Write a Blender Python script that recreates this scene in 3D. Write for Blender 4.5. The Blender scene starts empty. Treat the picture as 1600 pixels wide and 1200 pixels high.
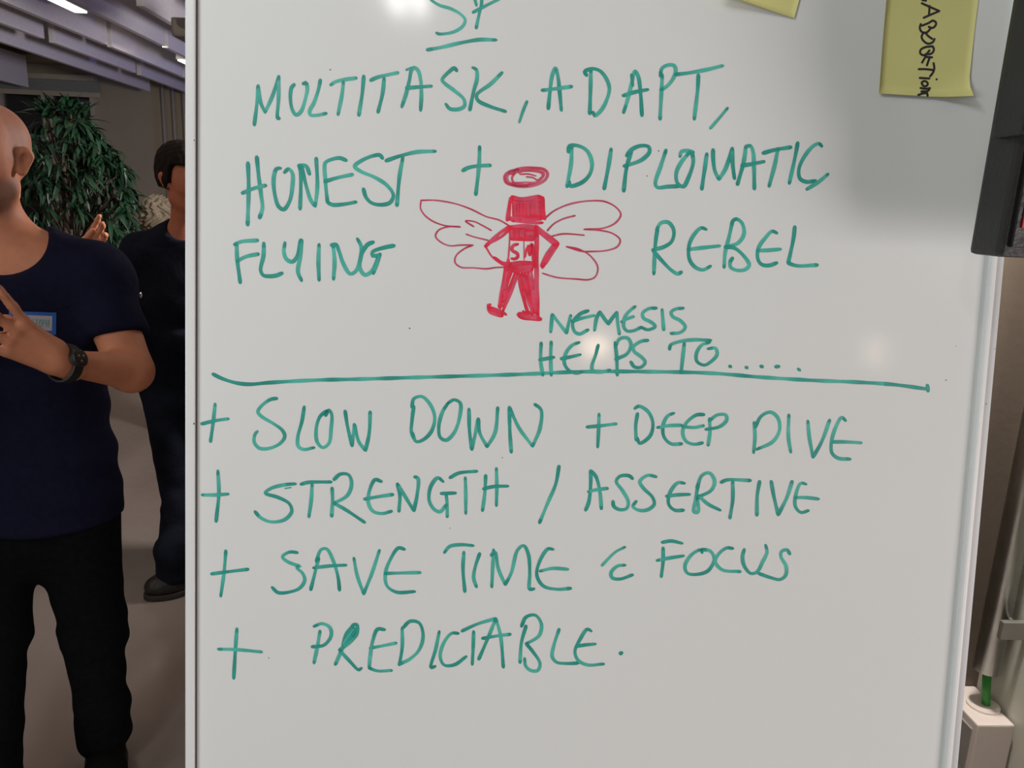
import bpy, bmesh, math, random
import numpy as np
from mathutils import Vector, Matrix
S = bpy.context.scene
COL = S.collection

# ------------------------------------------------------------------ camera
FPX = 1200.0
_up = np.array([200, 5076, 1200.]); _up /= np.linalg.norm(_up)
_v = np.array([-53, 297, -1200.]); _v -= _v.dot(_up)*_up; _v /= np.linalg.norm(_v)
MC = np.array([np.cross(_v, _up), _v, _up])          # columns: camera axes in the world
CAM = np.array([0, 0, 1.55])
cd = bpy.data.cameras.new('camera'); cam = bpy.data.objects.new('camera', cd); COL.objects.link(cam)
cam.matrix_world = Matrix([[*MC[0], CAM[0]], [*MC[1], CAM[1]], [*MC[2], CAM[2]], [0, 0, 0, 1]])
cd.sensor_width = 36; cd.lens = 36*FPX/1600; cd.clip_start = .02
S.camera = cam
S.view_settings.view_transform = 'Standard'; S.view_settings.look = 'None'
S.view_settings.exposure = 0; S.view_settings.gamma = 1; S.view_settings.use_curve_mapping = False

def ray(px, py): return MC @ np.array([(px-800)/FPX, (600-py)/FPX, -1])
def P(px, py, Y): d = ray(px, py); return CAM + d*Y/d[1]
def G(px, py, z=0.): d = ray(px, py); return CAM + d*(z-CAM[2])/d[2]
# the whiteboard's own frame: u across, v up, n out of its face
_bv = np.array([508, 13740, 1200.]); _bv /= np.linalg.norm(_bv)
_bu = np.array([13740, -508, 0.]); _bu /= np.linalg.norm(_bu)
BU, BV, BN = MC@_bu, MC@_bv, MC@np.cross(_bu, _bv)
BC = CAM + ray(800, 600)*.65
def BUV(px, py):
    d = ray(px, py); t = (BC-CAM).dot(BN)/d.dot(BN); q = CAM+d*t-BC
    return q.dot(BU), q.dot(BV)
def BW(u, v, w=0.): return BC+BU*u+BV*v+BN*w

# ------------------------------------------------------------------ world and lights
w = bpy.data.worlds.new('world'); S.world = w; w.use_nodes = True
w.node_tree.nodes['Background'].inputs[0].default_value = (.012, .014, .02, 1)
w.node_tree.nodes['Background'].inputs[1].default_value = 1
def area(name, loc, target, sx, sy, power, color):
    l = bpy.data.lights.new(name, 'AREA'); l.shape = 'RECTANGLE'; l.size = sx; l.size_y = sy
    l.energy = power; l.color = color
    o = bpy.data.objects.new(name, l); COL.objects.link(o); o.location = loc
    o.rotation_euler = (Vector(target)-Vector(loc)).to_track_quat('-Z', 'Y').to_euler()
    return o
area('ceiling_lamp_tube', (-.425, -.74, 2.60), (-.425, -.5, 0), .03, .36, 1.1, (1, .98, .94))
area('ceiling_lamp_tube', (-.36, -.74, 2.60), (-.36, -.5, 0), .03, .36, 1.1, (1, .98, .94))
area('ceiling_lamp_wide', (-1.15, -.25, 2.58), (-.3, .66, 1.1), 0.5, .5, 11.5, (.97, 1, 1))
area('board_fill_left', (-2.4, -1.2, 1.5), (-.1, .65, 1.2), 0.8, .8, 19, (.95, 1, 1))  # added unseen fill from the left, evens out the board
area('board_fill_right', (2.3, -1.3, .92), (.2, .65, 1.1), 1.2, 1.2, 43, (1, .90, .88))  # added unseen fill from the right, the device shades the board's top corner
area('warm_spot_lamp', (.24, -1.86, 1.71), (.1, .63, 1.44), .09, .06, .42, (1, .74, .52))
area('warm_spot_lamp_far', (1.47, -2.13, 1.76), (.33, .63, 1.43), .05, .12, .12, (1, .78, .55))
area('corner_fill_light', (.56, .82, 2.0), (.60, .84, 0), .08, .08, 9, (1, .92, .82))  # added fill hidden behind the board, brightens the wall corner and fittings
area('room_lamp', (-2.3, 1.6, 2.55), (-2.3, 2.2, 0), .3, 1.2, 10, (1, .84, .72))
area('room_lamp_far', (-2.5, 6.0, 2.55), (-2.5, 6.4, 0), .1, 1.2, 12, (1, .86, .68))
area('baffle_fill_light', (.1, 3.0, 1.9), (-3.0, 4.4, 3.1), .3, .3, 72, (1, .94, .93))  # added unseen fill aimed upward, brightens the baffle faces
area('blue_fill_light', (.1, 7.6, 1.9), (-3.2, 8.0, 2.8), .4, .4, 13, (.30, .34, 1))  # added unseen bluish source, tints the far baffles

# ------------------------------------------------------------------ materials
def srgb(r, g, b): return tuple(((c/255)/12.92 if c <= 10 else (((c/255)+.055)/1.055)**2.4) for c in (r, g, b))
def mat(name, col, rough=.6, metal=0., noise=.0, scale=20., bump=0., bscale=60., emit=None, es=0., spec=.5, attr=False, trans=0., coat=0.):
    m = bpy.data.materials.new(name); m.use_nodes = True; nt = m.node_tree; b = nt.nodes['Principled BSDF']
    b.inputs['Base Color'].default_value = (*col, 1); b.inputs['Roughness'].default_value = rough
    b.inputs['Metallic'].default_value = metal; b.inputs['Specular IOR Level'].default_value = spec
    b.inputs['Coat Weight'].default_value = coat; b.inputs['Coat Roughness'].default_value = .04
    if trans: b.inputs['Transmission Weight'].default_value = trans
    if emit: b.inputs['Emission Color'].default_value = (*emit, 1); b.inputs['Emission Strength'].default_value = es
    tc = nt.nodes.new('ShaderNodeTexCoord')
    src = None
    if attr:
        a = nt.nodes.new('ShaderNodeAttribute'); a.attribute_name = 'Col'; src = a.outputs['Color']
    if noise or attr:
        n = nt.nodes.new('ShaderNodeTexNoise'); n.inputs['Scale'].default_value = scale; n.inputs['Detail'].default_value = 6
        nt.links.new(tc.outputs['Object'], n.inputs['Vector'])
        mr = nt.nodes.new('ShaderNodeMapRange'); mr.inputs['From Min'].default_value = .3; mr.inputs['From Max'].default_value = .7
        mr.inputs['To Min'].default_value = 1-noise; mr.inputs['To Max'].default_value = 1+noise
        nt.links.new(n.outputs['Fac'], mr.inputs['Value'])
        mx = nt.nodes.new('ShaderNodeVectorMath'); mx.operation = 'SCALE'
        if src: nt.links.new(src, mx.inputs[0])
        else: mx.inputs[0].default_value = col
        nt.links.new(mr.outputs[0], mx.inputs['Scale']); nt.links.new(mx.outputs[0], b.inputs['Base Color'])
    if bump:
        n2 = nt.nodes.new('ShaderNodeTexNoise'); n2.inputs['Scale'].default_value = bscale; n2.inputs['Detail'].default_value = 4
        nt.links.new(tc.outputs['Object'], n2.inputs['Vector'])
        bp = nt.nodes.new('ShaderNodeBump'); bp.inputs['Strength'].default_value = bump; bp.inputs['Distance'].default_value = .01
        nt.links.new(n2.outputs['Fac'], bp.inputs['Height']); nt.links.new(bp.outputs[0], b.inputs['Normal'])
    return m
M = dict(
 board=mat('whiteboard_enamel', (.80, .825, .815), .095, noise=.012, scale=3, spec=.5),
 frame=mat('painted_aluminium', (.80, .82, .82), .3, noise=.02, scale=8),
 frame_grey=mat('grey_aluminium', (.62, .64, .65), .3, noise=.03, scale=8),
 groove=mat('dark_groove', (.10, .10, .09), .7, noise=.1),
 speck=mat('dry_ink_speck', (.02, .05, .05), .6, noise=.1),
 ink=mat('teal_marker_ink', srgb(24, 146, 130), .35, noise=.14, scale=90, attr=True),
 red=mat('red_marker_ink', srgb(205, 25, 60), .35, noise=.14, scale=120, attr=True),
 black_ink=mat('black_marker_ink', (.015, .013, .02), .5, noise=.1),
 note=mat('yellow_note_paper', (.76, .73, .29), .75, noise=.03, scale=15, bump=.05, bscale=40),
 ceiling=mat('ceiling_paint', (.30, .27, .24), .9, noise=.05, scale=2),
 baffle=mat('felt_baffle', (.80, .76, .77), .95, noise=.05, scale=40, bump=.15, bscale=300),
 beam=mat('brown_beam', (.16, .13, .09), .8, noise=.1, scale=10),
 wall=mat('wall_paint', (.41, .36, .275), .9, noise=.05, scale=1.5, bump=.05, bscale=80),
 wall_brown=mat('brown_wall_paint', (.18, .142, .115), .9, noise=.04, scale=2, bump=.05, bscale=80),
 wall_grey=mat('grey_green_paint', (.74, .74, .66), .6, noise=.05, scale=2),
 frame_win=mat('window_frame_paint', (.50, .46, .36), .5, noise=.04, scale=10),
 blind=mat('grey_roller_blind', (.26, .28, .26), .9, noise=.05, scale=60),
 glass=mat('window_glass', (.8, .8, .8), .02, trans=1.0),
 dark_pane=mat('night_facade', (.12, .115, .11), .8, noise=.2, scale=3),
 facade=mat('grey_facade', (.5, .5, .52), .8, noise=.05, scale=3),
 pipe=mat('pipe_paint', (.42, .38, .32), .4, noise=.05),
 steel=mat('brushed_steel', (.50, .50, .48), .28, metal=1, noise=.10, scale=30),
 steel_dull=mat('dull_steel', (.42, .42, .40), .45, metal=.7, noise=.08, scale=30),
 green=mat('green_cable', (.03, .30, .04), .45, noise=.05),
 box=mat('white_box_plastic', (.88, .79, .76), .4, noise=.02),
 box_grey=mat('grey_socket_plastic', (.40, .38, .37), .5, noise=.03),
 black=mat('black_plastic', (.011, .011, .012), .5, noise=.15, scale=30, bump=.1, bscale=200),
 black_gloss=mat('black_gloss_plastic', (.006, .006, .007), .45, noise=.3, scale=60, bump=.12, bscale=120),
 redlab=mat('red_label', (.45, .01, .02), .4, noise=.05), whitelab=mat('pale_label', (.55, .53, .48), .5, noise=.05),
 lamp=mat('lamp_diffuser', (.9, .9, .9), .5, emit=(.92, .96, 1), es=1.6, noise=.01),
 projector=mat('dark_brown_plastic', (.05, .04, .03), .5, noise=.2),
 skin=mat('skin', (.5, .22, .14), .62, noise=.06, scale=40, attr=True, bump=.06, bscale=150, spec=.35),
 hair=mat('dark_hair', (.009, .006, .004), .85, noise=.3, scale=150, bump=.4, bscale=250, spec=.12),
 blond=mat('ash_blond_hair', (.21, .165, .11), .6, noise=.3, scale=120, bump=.3, bscale=200),
 navy=mat('navy_cotton', (.008, .0085, .024), .95, noise=.12, scale=60, bump=.25, bscale=35, spec=.1),
 navy2=mat('dark_navy_wool', (.006, .007, .013), .95, noise=.2, scale=60, bump=.3, bscale=60, spec=.1),
 denim=mat('dark_denim', (.010, .012, .020), .95, noise=.5, scale=9, bump=.3, bscale=120, spec=.1),
 trousers=mat('black_cotton', (.0055, .0055, .0065), .95, noise=.2, scale=60, bump=.3, bscale=30, spec=.06),
 suede=mat('black_suede', (.006, .006, .006), .9, noise=.2, bump=.3, bscale=200, spec=.1),
 leather=mat('dark_boot_leather', (.018, .014, .011), .4, noise=.3, scale=60, bump=.4, bscale=90),
 sole=mat('rubber_sole', (.03, .025, .02), .7, noise=.1), lace=mat('boot_lace', (.10, .085, .07), .8, noise=.3),
 tag_blue=mat('blue_sticker', (.005, .09, .38), .5, noise=.05), tag_white=mat('white_sticker', (.40, .36, .40), .6, noise=.03),
 tag_ink=mat('teal_tag_ink', (.05, .28, .25), .6, noise=.1), gold=mat('brass_dial_detail', (.45, .28, .12), .35, metal=.7, noise=.05),
 leaf=mat('glossy_leaf', (.009, .036, .015), .46, noise=.5, scale=14, spec=.4),
 bark=mat('bark', (.07, .045, .03), .9, noise=.3, scale=40, bump=.4), soil=mat('soil', (.03, .02, .014), .95, noise=.4, scale=60, bump=.6),
 pot=mat('grey_planter', (.2, .2, .2), .5, noise=.05),
 chrome=mat('bright_metal', (.9, .9, .9), .2, metal=1, noise=.02),
)
# polished concrete floor, its stains part of the slab
m = bpy.data.materials.new('polished_concrete'); m.use_nodes = True; nt = m.node_tree; b = nt.nodes['Principled BSDF']
tc = nt.nodes.new('ShaderNodeTexCoord'); n = nt.nodes.new('ShaderNodeTexNoise'); n.inputs['Scale'].default_value = 1.1; n.inputs['Detail'].default_value = 8
n2 = nt.nodes.new('ShaderNodeTexNoise'); n2.inputs['Scale'].default_value = 25; n2.inputs['Detail'].default_value = 5
cr = nt.nodes.new('ShaderNodeValToRGB'); cr.color_ramp.elements[0].position = .3; cr.color_ramp.elements[1].position = .7
cr.color_ramp.elements[0].color = (.255, .20, .17, 1); cr.color_ramp.elements[1].color = (.32, .265, .23, 1)
nt.links.new(tc.outputs['Object'], n.inputs['Vector']); nt.links.new(tc.outputs['Object'], n2.inputs['Vector'])
nt.links.new(n.outputs['Fac'], cr.inputs['Fac']); nt.links.new(cr.outputs['Color'], b.inputs['Base Color'])
mr = nt.nodes.new('ShaderNodeMapRange'); mr.inputs['To Min'].default_value = .22; mr.inputs['To Max'].default_value = .5
nt.links.new(n2.outputs['Fac'], mr.inputs['Value']); nt.links.new(mr.outputs[0], b.inputs['Roughness'])
M['floor'] = m

# ------------------------------------------------------------------ object helpers
def tag(o, label=None, cat=None, group=None, kind=None):
    if label: o['label'] = label
    if cat: o['category'] = cat
    if group: o['group'] = group
    if kind: o['kind'] = kind
    return o
def thing(name, label, cat, loc=(0, 0, 0), group=None):
    o = bpy.data.objects.new(name, None); COL.objects.link(o); o.location = loc; o.empty_display_size = .05
    return tag(o, label, cat, group)
def link(name, me, mt, parent=None, label=None, smooth=False):
    if mt is not None: me.materials.clear(); me.materials.append(mt)
    o = bpy.data.objects.new(name, me); COL.objects.link(o)
    if smooth: me.polygons.foreach_set('use_smooth', [True]*len(me.polygons))
    if parent is not None:
        o.parent = parent
        L = Vector((0, 0, 0)); q = parent
        while q: L += q.location; q = q.parent
        me.transform(Matrix.Translation(-L))
    if label: o['label'] = label
    return o
def pydata(name, v, f, mt, parent=None, label=None, smooth=False):
    me = bpy.data.meshes.new(name); me.from_pydata([tuple(map(float, q)) for q in v], [], [tuple(map(int, q)) for q in f]); me.update()
    return link(name, me, mt, parent, label, smooth)
def bmobj(name, bm, mt, parent=None, label=None, smooth=False):
    me = bpy.data.meshes.new(name); bm.to_mesh(me); bm.free(); return link(name, me, mt, parent, label, smooth)
def hexa(bm, pts, bev=0.):
    """box from 8 corners: 4 of one end, 4 of the other"""
    vs = [bm.verts.new(tuple(map(float, q))) for q in pts]
    fs = [bm.faces.new([vs[i] for i in f]) for f in ((0, 3, 2, 1), (4, 5, 6, 7), (0, 1, 5, 4), (1, 2, 6, 5), (2, 3, 7, 6), (3, 0, 4, 7))]
    bmesh.ops.recalc_face_normals(bm, faces=fs)
    if bev:
        es = list({e for f in fs for e in f.edges}); bmesh.ops.bevel(bm, geom=es, offset=bev, segments=2, affect='EDGES', profile=.6)
def box(bm, lo, hi, bev=0.):
    (a, b_, c), (d, e, f) = lo, hi
    hexa(bm, [(a, b_, c), (d, b_, c), (d, e, c), (a, e, c), (a, b_, f), (d, b_, f), (d, e, f), (a, e, f)], bev)
def bbox(bm, u0, u1, v0, v1, w0, w1, bev=0.):
    hexa(bm, [BW(u0, v0, w0), BW(u1, v0, w0), BW(u1, v1, w0), BW(u0, v1, w0), BW(u0, v0, w1), BW(u1, v0, w1), BW(u1, v1, w1), BW(u0, v1, w1)], bev)
def tube(bm, pts, r, n=12, caps=True):
    pts = [Vector(tuple(map(float, q))) for q in pts]; rings = []
    rr = r if hasattr(r, '__len__') else [r]*len(pts)
    t0 = (pts[1]-pts[0]).normalized(); a = t0.orthogonal().normalized()
    for i, p in enumerate(pts):
        t = (pts[min(i+1, len(pts)-1)]-pts[max(i-1, 0)]).normalized()
        a = (a-t*a.dot(t)).normalized(); c = t.cross(a)
        rings.append([bm.verts.new(p+(a*math.cos(k*2*math.pi/n)+c*math.sin(k*2*math.pi/n))*rr[i]) for k in range(n)])
    for i in range(len(rings)-1):
        for k in range(n): bm.faces.new([rings[i][k], rings[i][(k+1) % n], rings[i+1][(k+1) % n], rings[i+1][k]])
    if caps: bm.faces.new(rings[0][::-1]); bm.faces.new(rings[-1])
def structure(name, bm, mt, parent=None, smooth=False):
    o = bmobj(name, bm, mt, parent, None, smooth)
    if parent is None: o['kind'] = 'structure'
    return o
def catmull(pts, step):
    out = []
    pts = [np.array(p, float) for p in pts]
    if len(pts) == 2: pts = [pts[0], (pts[0]+pts[1])/2, pts[1]]
    n = len(pts)
    for i in range(n-1):
        p1, p2 = pts[i], pts[i+1]; p0 = pts[i-1] if i else 2*p1-p2; p3 = pts[i+2] if i < n-2 else 2*p2-p1
        k = max(1, int(np.linalg.norm(p2-p1)/step))
        t0 = 0.; t1 = t0+max(1e-6, np.linalg.norm(p1-p0))**.5; t2 = t1+max(1e-6, np.linalg.norm(p2-p1))**.5; t3 = t2+max(1e-6, np.linalg.norm(p3-p2))**.5
        for j in range(k):
            t = t1+(t2-t1)*j/k
            A1 = (t1-t)/(t1-t0)*p0+(t-t0)/(t1-t0)*p1; A2 = (t2-t)/(t2-t1)*p1+(t-t1)/(t2-t1)*p2; A3 = (t3-t)/(t3-t2)*p2+(t-t2)/(t3-t2)*p3
            B1 = (t2-t)/(t2-t0)*A1+(t-t0)/(t2-t0)*A2; B2 = (t3-t)/(t3-t1)*A2+(t-t1)/(t3-t1)*A3
            out.append((t2-t)/(t2-t1)*B1+(t-t1)/(t2-t1)*B2)
    out.append(pts[-1]); return out

# ================================================================== THE SETTING
YE, XL, XR, ZC = 9.8, -7.0, .74, 3.3      # far wall, left wall, right pier, ceiling
YB = .95                                   # short wall behind the whiteboard
bm = bmesh.new(); box(bm, (XL-.1, -4.6, -.1), (3.1, YE+.3, 0)); structure('floor', bm, M['floor'])
bm = bmesh.new(); box(bm, (XL-.1, -4.6, ZC), (3.1, YE+.3, ZC+.1)); structure('ceiling', bm, M['ceiling'])
bm = bmesh.new(); box(bm, (XL-.1, -4.5, 0), (XL, YE, ZC)); structure('wall_left', bm, M['wall'])
bm = bmesh.new(); box(bm, (XL-.1, -4.6, 0), (3.1, -4.5, ZC)); structure('wall_behind', bm, M['wall'])
bm = bmesh.new(); box(bm, (.20, YB, 0), (XR+.12, YB+.12, ZC)); box(bm, (.20, YB+.12, 0), (.32, YE, ZC)); structure('wall_back', bm, M['wall_brown'])
bm = bmesh.new(); box(bm, (XR, .56, 0), (XR+.12, YB, ZC)); structure('wall_right', bm, M['wall_grey'])
bm = bmesh.new(); box(bm, (3.0, -4.5, 0), (3.1, YB, ZC)); box(bm, (XR+.12, YB, 0), (3.1, YB+.12, ZC)); structure('wall_right_rear', bm, M['wall'])
# far wall with the window opening
wt = P(150, 148, YE); wr = P(152, 200, YE)[0]; WZ = P(60, 118, YE)[2]; WL = wr-2.2; WB = .95
bm = bmesh.new()
box(bm, (XL, YE, 0), (WL, YE+.2, ZC)); box(bm, (wr, YE, 0), (.32, YE+.2, ZC))
box(bm, (WL, YE, 0), (wr, YE+.2, WB)); box(bm, (WL, YE, WZ), (wr, YE+.2, ZC)); structure('wall_far', bm, M['wall'])
# window: frame, mullion, panes, blind
win = bpy.data.objects.new('window_1', None); COL.objects.link(win); win.location = (wr-1.1, YE, WB); win['kind'] = 'structure'
ml = P(70, 190, YE)[0]; mr_ = P(85, 190, YE)[0]
bm = bmesh.new()
box(bm, (WL, YE-.03, WB), (WL+.09, YE+.06, WZ)); box(bm, (wr-.05, YE-.03, WB), (wr, YE+.06, WZ)); box(bm, (WL, YE-.03, WB-.02), (wr, YE+.06, WB+.07))
box(bm, (WL, YE-.03, WZ-.1), (wr, YE+.06, WZ)); bmobj('window_frame', bm, M['frame_win'], win)
bm = bmesh.new(); box(bm, (ml, YE-.04, WB), ((ml+mr_)/2-.015, YE+.06, WZ)); box(bm, ((ml+mr_)/2+.005, YE-.04, WB), (mr_, YE+.06, WZ))
m2 = P(-4, 190, YE)[0]; box(bm, (m2-.04, YE-.04, WB), (m2+.09, YE+.06, WZ)); bmobj('mullion', bm, M['frame_win'], win)
for a, c in ((WL+.09, m2-.04), (m2+.09, ml), (mr_, wr-.05)):
    bm = bmesh.new(); box(bm, (a, YE+.02, WB+.07), (c, YE+.026, WZ-.1)); bmobj('pane', bm, M['glass'], win)
# roller blind hanging over the top of the window
zb0, zb1 = P(80, 149, YE-.1)[2], P(80, 141, YE-.1)[2]; zc0, zc1 = P(80, 124, YE-.1)[2], P(80, 115, YE-.1)[2]
bl = thing('roller_blind', 'grey roller blind pulled partly down over the far window', 'blind', (wr-1.1, YE-.06, zb0))
br = P(155, 140, YE-.08)[0]
bm = bmesh.new(); box(bm, (WL-.1, YE-.12, zc0), (br-.04, YE-.001, zc1), .01); bmobj('blind_box', bm, M['frame_win'], bl)
bm = bmesh.new(); box(bm, (WL-.1, YE-.07, zb1), (br, YE-.06, zc0)); bmobj('blind_fabric', bm, M['blind'], bl)
bm = bmesh.new(); box(bm, (WL-.1, YE-.08, zb0), (br, YE-.05, zb1), .006); bmobj('bottom_bar', bm, M['frame_win'], bl)
bm = bmesh.new(); box(bm, (WL-.1, YE-.3, P(60, 100, YE)[2]), (P(150, 112, YE)[0], YE-.001, P(60, 92, YE)[2])); structure('trim_1', bm, M['wall'])
# building across the street, seen through the panes
fb = thing('building', 'pale grey building outside behind the far window', 'building', (-6, 14, 0))
bm = bmesh.new(); box(bm, (-10, 14, 0), (-2.0, 16, 8)); bmobj('facade', bm, M['dark_pane'], fb)
q0, q1 = P(97, 156, 13.9), P(139, 184, 13.9)
bm = bmesh.new(); box(bm, (q0[0], 13.9, q1[2]), (q1[0], 13.999, q0[2])); bmobj('facade_panel', bm, M['facade'], fb, 'pale grey panel')
q2, q3 = P(97, 190, 13.9), P(150, 215, 13.9)
bm = bmesh.new(); box(bm, (q2[0], 13.9, q3[2]), (q3[0], 13.999, q2[2])); bmobj('facade_panel', bm, M['facade'], fb, 'pale grey panel')
# vertical pipes on the far wall
for i, (px, r) in enumerate(((255, .02), (271, .02), (288, .025))):
    q = P(px, 170, YE-.06)
    t = thing('wall_pipe', ['painted vertical pipe on the far wall, leftmost of the three, nearest the plant', 'painted vertical pipe on the far wall, middle one of the three', 'painted vertical pipe on the far wall, rightmost of the three, beside the whiteboard frame'][i], 'pipe', (q[0], YE-.06, 0), 'pipes on the far wall')
    bm = bmesh.new(); tube(bm, [(q[0], YE-.06, 0), (q[0], YE-.06, ZC)], r, 12); bmobj('pipe_run', bm, M['pipe'], t, smooth=True)
    for z in (.6, 2.0, 2.9):
        bm = bmesh.new(); tube(bm, [(q[0], YE-.06, z), (q[0], YE-.06, z+.03)], r+.01, 12); box(bm, (q[0]-.02, YE-.04, z), (q[0]+.02, YE, z+.03)); bmobj('pipe_clamp', bm, M['steel_dull'], t)

# ceiling baffles: long felt boards hung on edge in rows
ZB = 2.6; HB = .33
rows = [(G(47, 137, ZB)[0], [(1.5, 9.42)], 'far left row'), (G(235, 143, ZB)[0], [(1.5, 9.27)], ''), (G(212, 114, ZB)[0], [(1.5, 3.4), (3.5, 6.0), (6.13, 8.0), (8.1, 9.4)], ''),
        (G(170, 71, ZB)[0], [(1.5, 4.9), (5.0, 6.5), (6.56, 8.2), (8.28, 9.4)], ''), (G(290, 88, ZB)[0], [(1.5, 4.6), (4.7, 6.2), (6.28, 8), (8.1, 9.4)], ''),
        (G(280, 42, ZB)[0], [(1.5, 3.4), (3.5, 5.02), (5.1, 9.4)], ''), (G(280, 42, ZB)[0]+.42, [(1.5, 3.4), (3.5, 9.4)], '')]
# gap positions from the pixel of each joint on its own row
def gapY(X, px):      # depth at which row X crosses image column px at height ZB
    lo, hi = 1.6, 9.4
    for _ in range(40):
        md = (lo+hi)/2; c = MC.T@(np.array([X, md, ZB])-CAM); x = 800-FPX*c[0]/c[2]
        if x < px: lo = md
        else: hi = md
    return lo
rX = [r[0] for r in rows]
segs = [[(1.5, gapY(rX[0], 47))], [(1.5, gapY(rX[1], 235))],
        [(1.5, gapY(rX[2], 70)), (gapY(rX[2], 86), gapY(rX[2], 213)), (gapY(rX[2], 221), 9.3)],
        [(1.5, gapY(rX[3], 169)), (gapY(rX[3], 176), gapY(rX[3], 286)), (gapY(rX[3], 288), 9.3)],
        [(1.5, gapY(rX[4], 100)-.3), (gapY(rX[4], 100)-.2, gapY(rX[4], 258)), (gapY(rX[4], 263), 9.3)],
        [(1.5, gapY(rX[5], 206)), (gapY(rX[5], 225), 9.3)], [(1.5, 5), (5.1, 9.3)]]
rn = ['lowest hanging at far left above the window', 'second row, ending above the bare wall', 'third row', 'fourth row', 'fifth row beside the strip lights', 'sixth row', 'seventh row, nearest the whiteboard']
pos = [['whole length'], ['whole length'], ['front piece', 'middle piece', 'far piece'], ['front piece', 'middle piece', 'far piece'], ['front piece', 'middle piece', 'far piece'], ['front piece', 'far piece'], ['front piece', 'far piece']]
for i, X in enumerate(rX):
    for j, (a, c) in enumerate(segs[i]):
        t = thing('ceiling_baffle', 'grey felt ceiling baffle, %s, %s' % (rn[i], pos[i][j]), 'ceiling baffle', (X, (a+c)/2, ZB), 'felt baffles under the ceiling')
        bm = bmesh.new(); box(bm, (X-.045, a, ZB), (X, c, ZB+HB), .004); bmobj('felt_board', bm, M['baffle'], t)
        for y in (a+(c-a)*.12, a+(c-a)*.88):
            bm = bmesh.new(); tube(bm, [(X-.022, y, ZB+HB-.01), (X-.022, y, ZC)], .003, 6); bmobj('hanger', bm, M['steel_dull'], t)
bm = bmesh.new()
for y in (4.3, 6.3, 8.3): box(bm, (XL, y, ZC-.16), (.2, y+.14, ZC))
structure('trim_2', bm, M['beam'])
# strip lights between the baffle rows
for i, (pa, a, c) in enumerate((((115, 20), 3.6, G(125, 21, ZB)[1]), ((290, 98), G(284, 95, ZB)[1], G(284, 95, ZB)[1]+1.2))):
    x0 = G(115, 20, ZB)[0]; x1 = G(138, 21, ZB)[0]; zl = ZB
    t = thing('strip_light', ['lit white strip light between the ceiling baffles at top left', 'lit strip light far back between the baffles, just showing beside the whiteboard frame'][i], 'ceiling light', ((x0+x1)/2, (a+c)/2, zl), 'strip lights between the baffles')
    bm = bmesh.new(); box(bm, (x0, a, zl+.012), (x1, c, zl+.07)); bmobj('housing', bm, M['frame'], t)
    bm = bmesh.new(); box(bm, (x0+.008, a+.01, zl), (x1-.008, c-.01, zl+.012)); bmobj('diffuser', bm, M['lamp'], t)
    for y in (a+.2, c-.2):
        bm = bmesh.new(); tube(bm, [((x0+x1)/2, y, zl+.07), ((x0+x1)/2, y, ZC)], .004, 6); bmobj('hanger', bm, M['steel_dull'], t)
# projector on a ceiling pole, cut off by the board
q0, q1 = P(278, 33, 4.2), P(292, 70, 4.2)
pj = thing('projector', 'dark brown projector hanging from the ceiling, mostly hidden by the whiteboard', 'projector', (q0[0]+.16, 4.2, q1[2]))
bm = bmesh.new(); box(bm, (q0[0], 4.1, q1[2]+.02), (q0[0]+.34, 4.4, q0[2]), .012); bmobj('body', bm, M['projector'], pj)
bm = bmesh.new(); tube(bm, [(q0[0]+.1, 4.1, q1[2]+.075), (q0[0]+.1, 4.07, q1[2]+.075)], .03, 16); bmobj('lens', bm, M['black_gloss'], pj, smooth=False)
bm = bmesh.new(); tube(bm, [(q0[0]+.17, 4.25, q0[2]), (q0[0]+.17, 4.25, ZC)], .02, 10); box(bm, (q0[0]+.1, 4.18, q0[2]), (q0[0]+.24, 4.32, q0[2]+.015)); bmobj('ceiling_mount', bm, M['projector'], pj)

# ================================================================== WHITEBOARD
uL = BUV(292, 600)[0]; uL1 = BUV(306.5, 600)[0]; uL2 = BUV(310.5, 600)[0]
uR = BUV(1559.5, 500)[0]; uR1 = BUV(1545, 500)[0]; uR2 = BUV(1536, 500)[0]
vT, vB = .42, -.62
wb = thing('whiteboard', 'large white magnetic board on a stand, covered in teal handwriting with a red drawn figure', 'whiteboard', tuple(BW((uL+uR)/2, vB, 0)*np.array([1, 1, 0])))
bm = bmesh.new(); bbox(bm, uL2-.002, uR2+.002, vB+.02, vT-.02, -.012, 0); bmobj('writing_surface', bm, M['board'], wb)
bm = bmesh.new(); bbox(bm, uL, uL1, vB, vT, -.02, .004, .0012); bmobj('frame_rail', bm, M['frame'], wb)
bm = bmesh.new(); bbox(bm, uL1-.0005, uL2-.001, vB, vT, -.019, .0015); bmobj('frame_groove', bm, M['groove'], wb)
bm = bmesh.new(); bbox(bm, uR2, uR1, vB, vT, -.02, .005, .0015); bmobj('frame_bead', bm, M['frame'], wb)
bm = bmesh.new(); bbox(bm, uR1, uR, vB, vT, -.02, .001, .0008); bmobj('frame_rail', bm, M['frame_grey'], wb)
bm = bmesh.new(); bbox(bm, uL, uR, vT-.02, vT, -.021, .0045, .0012); bmobj('frame_rail', bm, M['frame'], wb)
bm = bmesh.new(); bbox(bm, uL, uR, vB, vB+.02, -.021, .0045, .0012); bmobj('frame_rail', bm, M['frame'], wb)
bm = bmesh.new(); bbox(bm, uL+.06, uR-.06, vB-.005, vB+.004, 0, .06, .002); bmobj('pen_tray', bm, M['frame'], wb)
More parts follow.
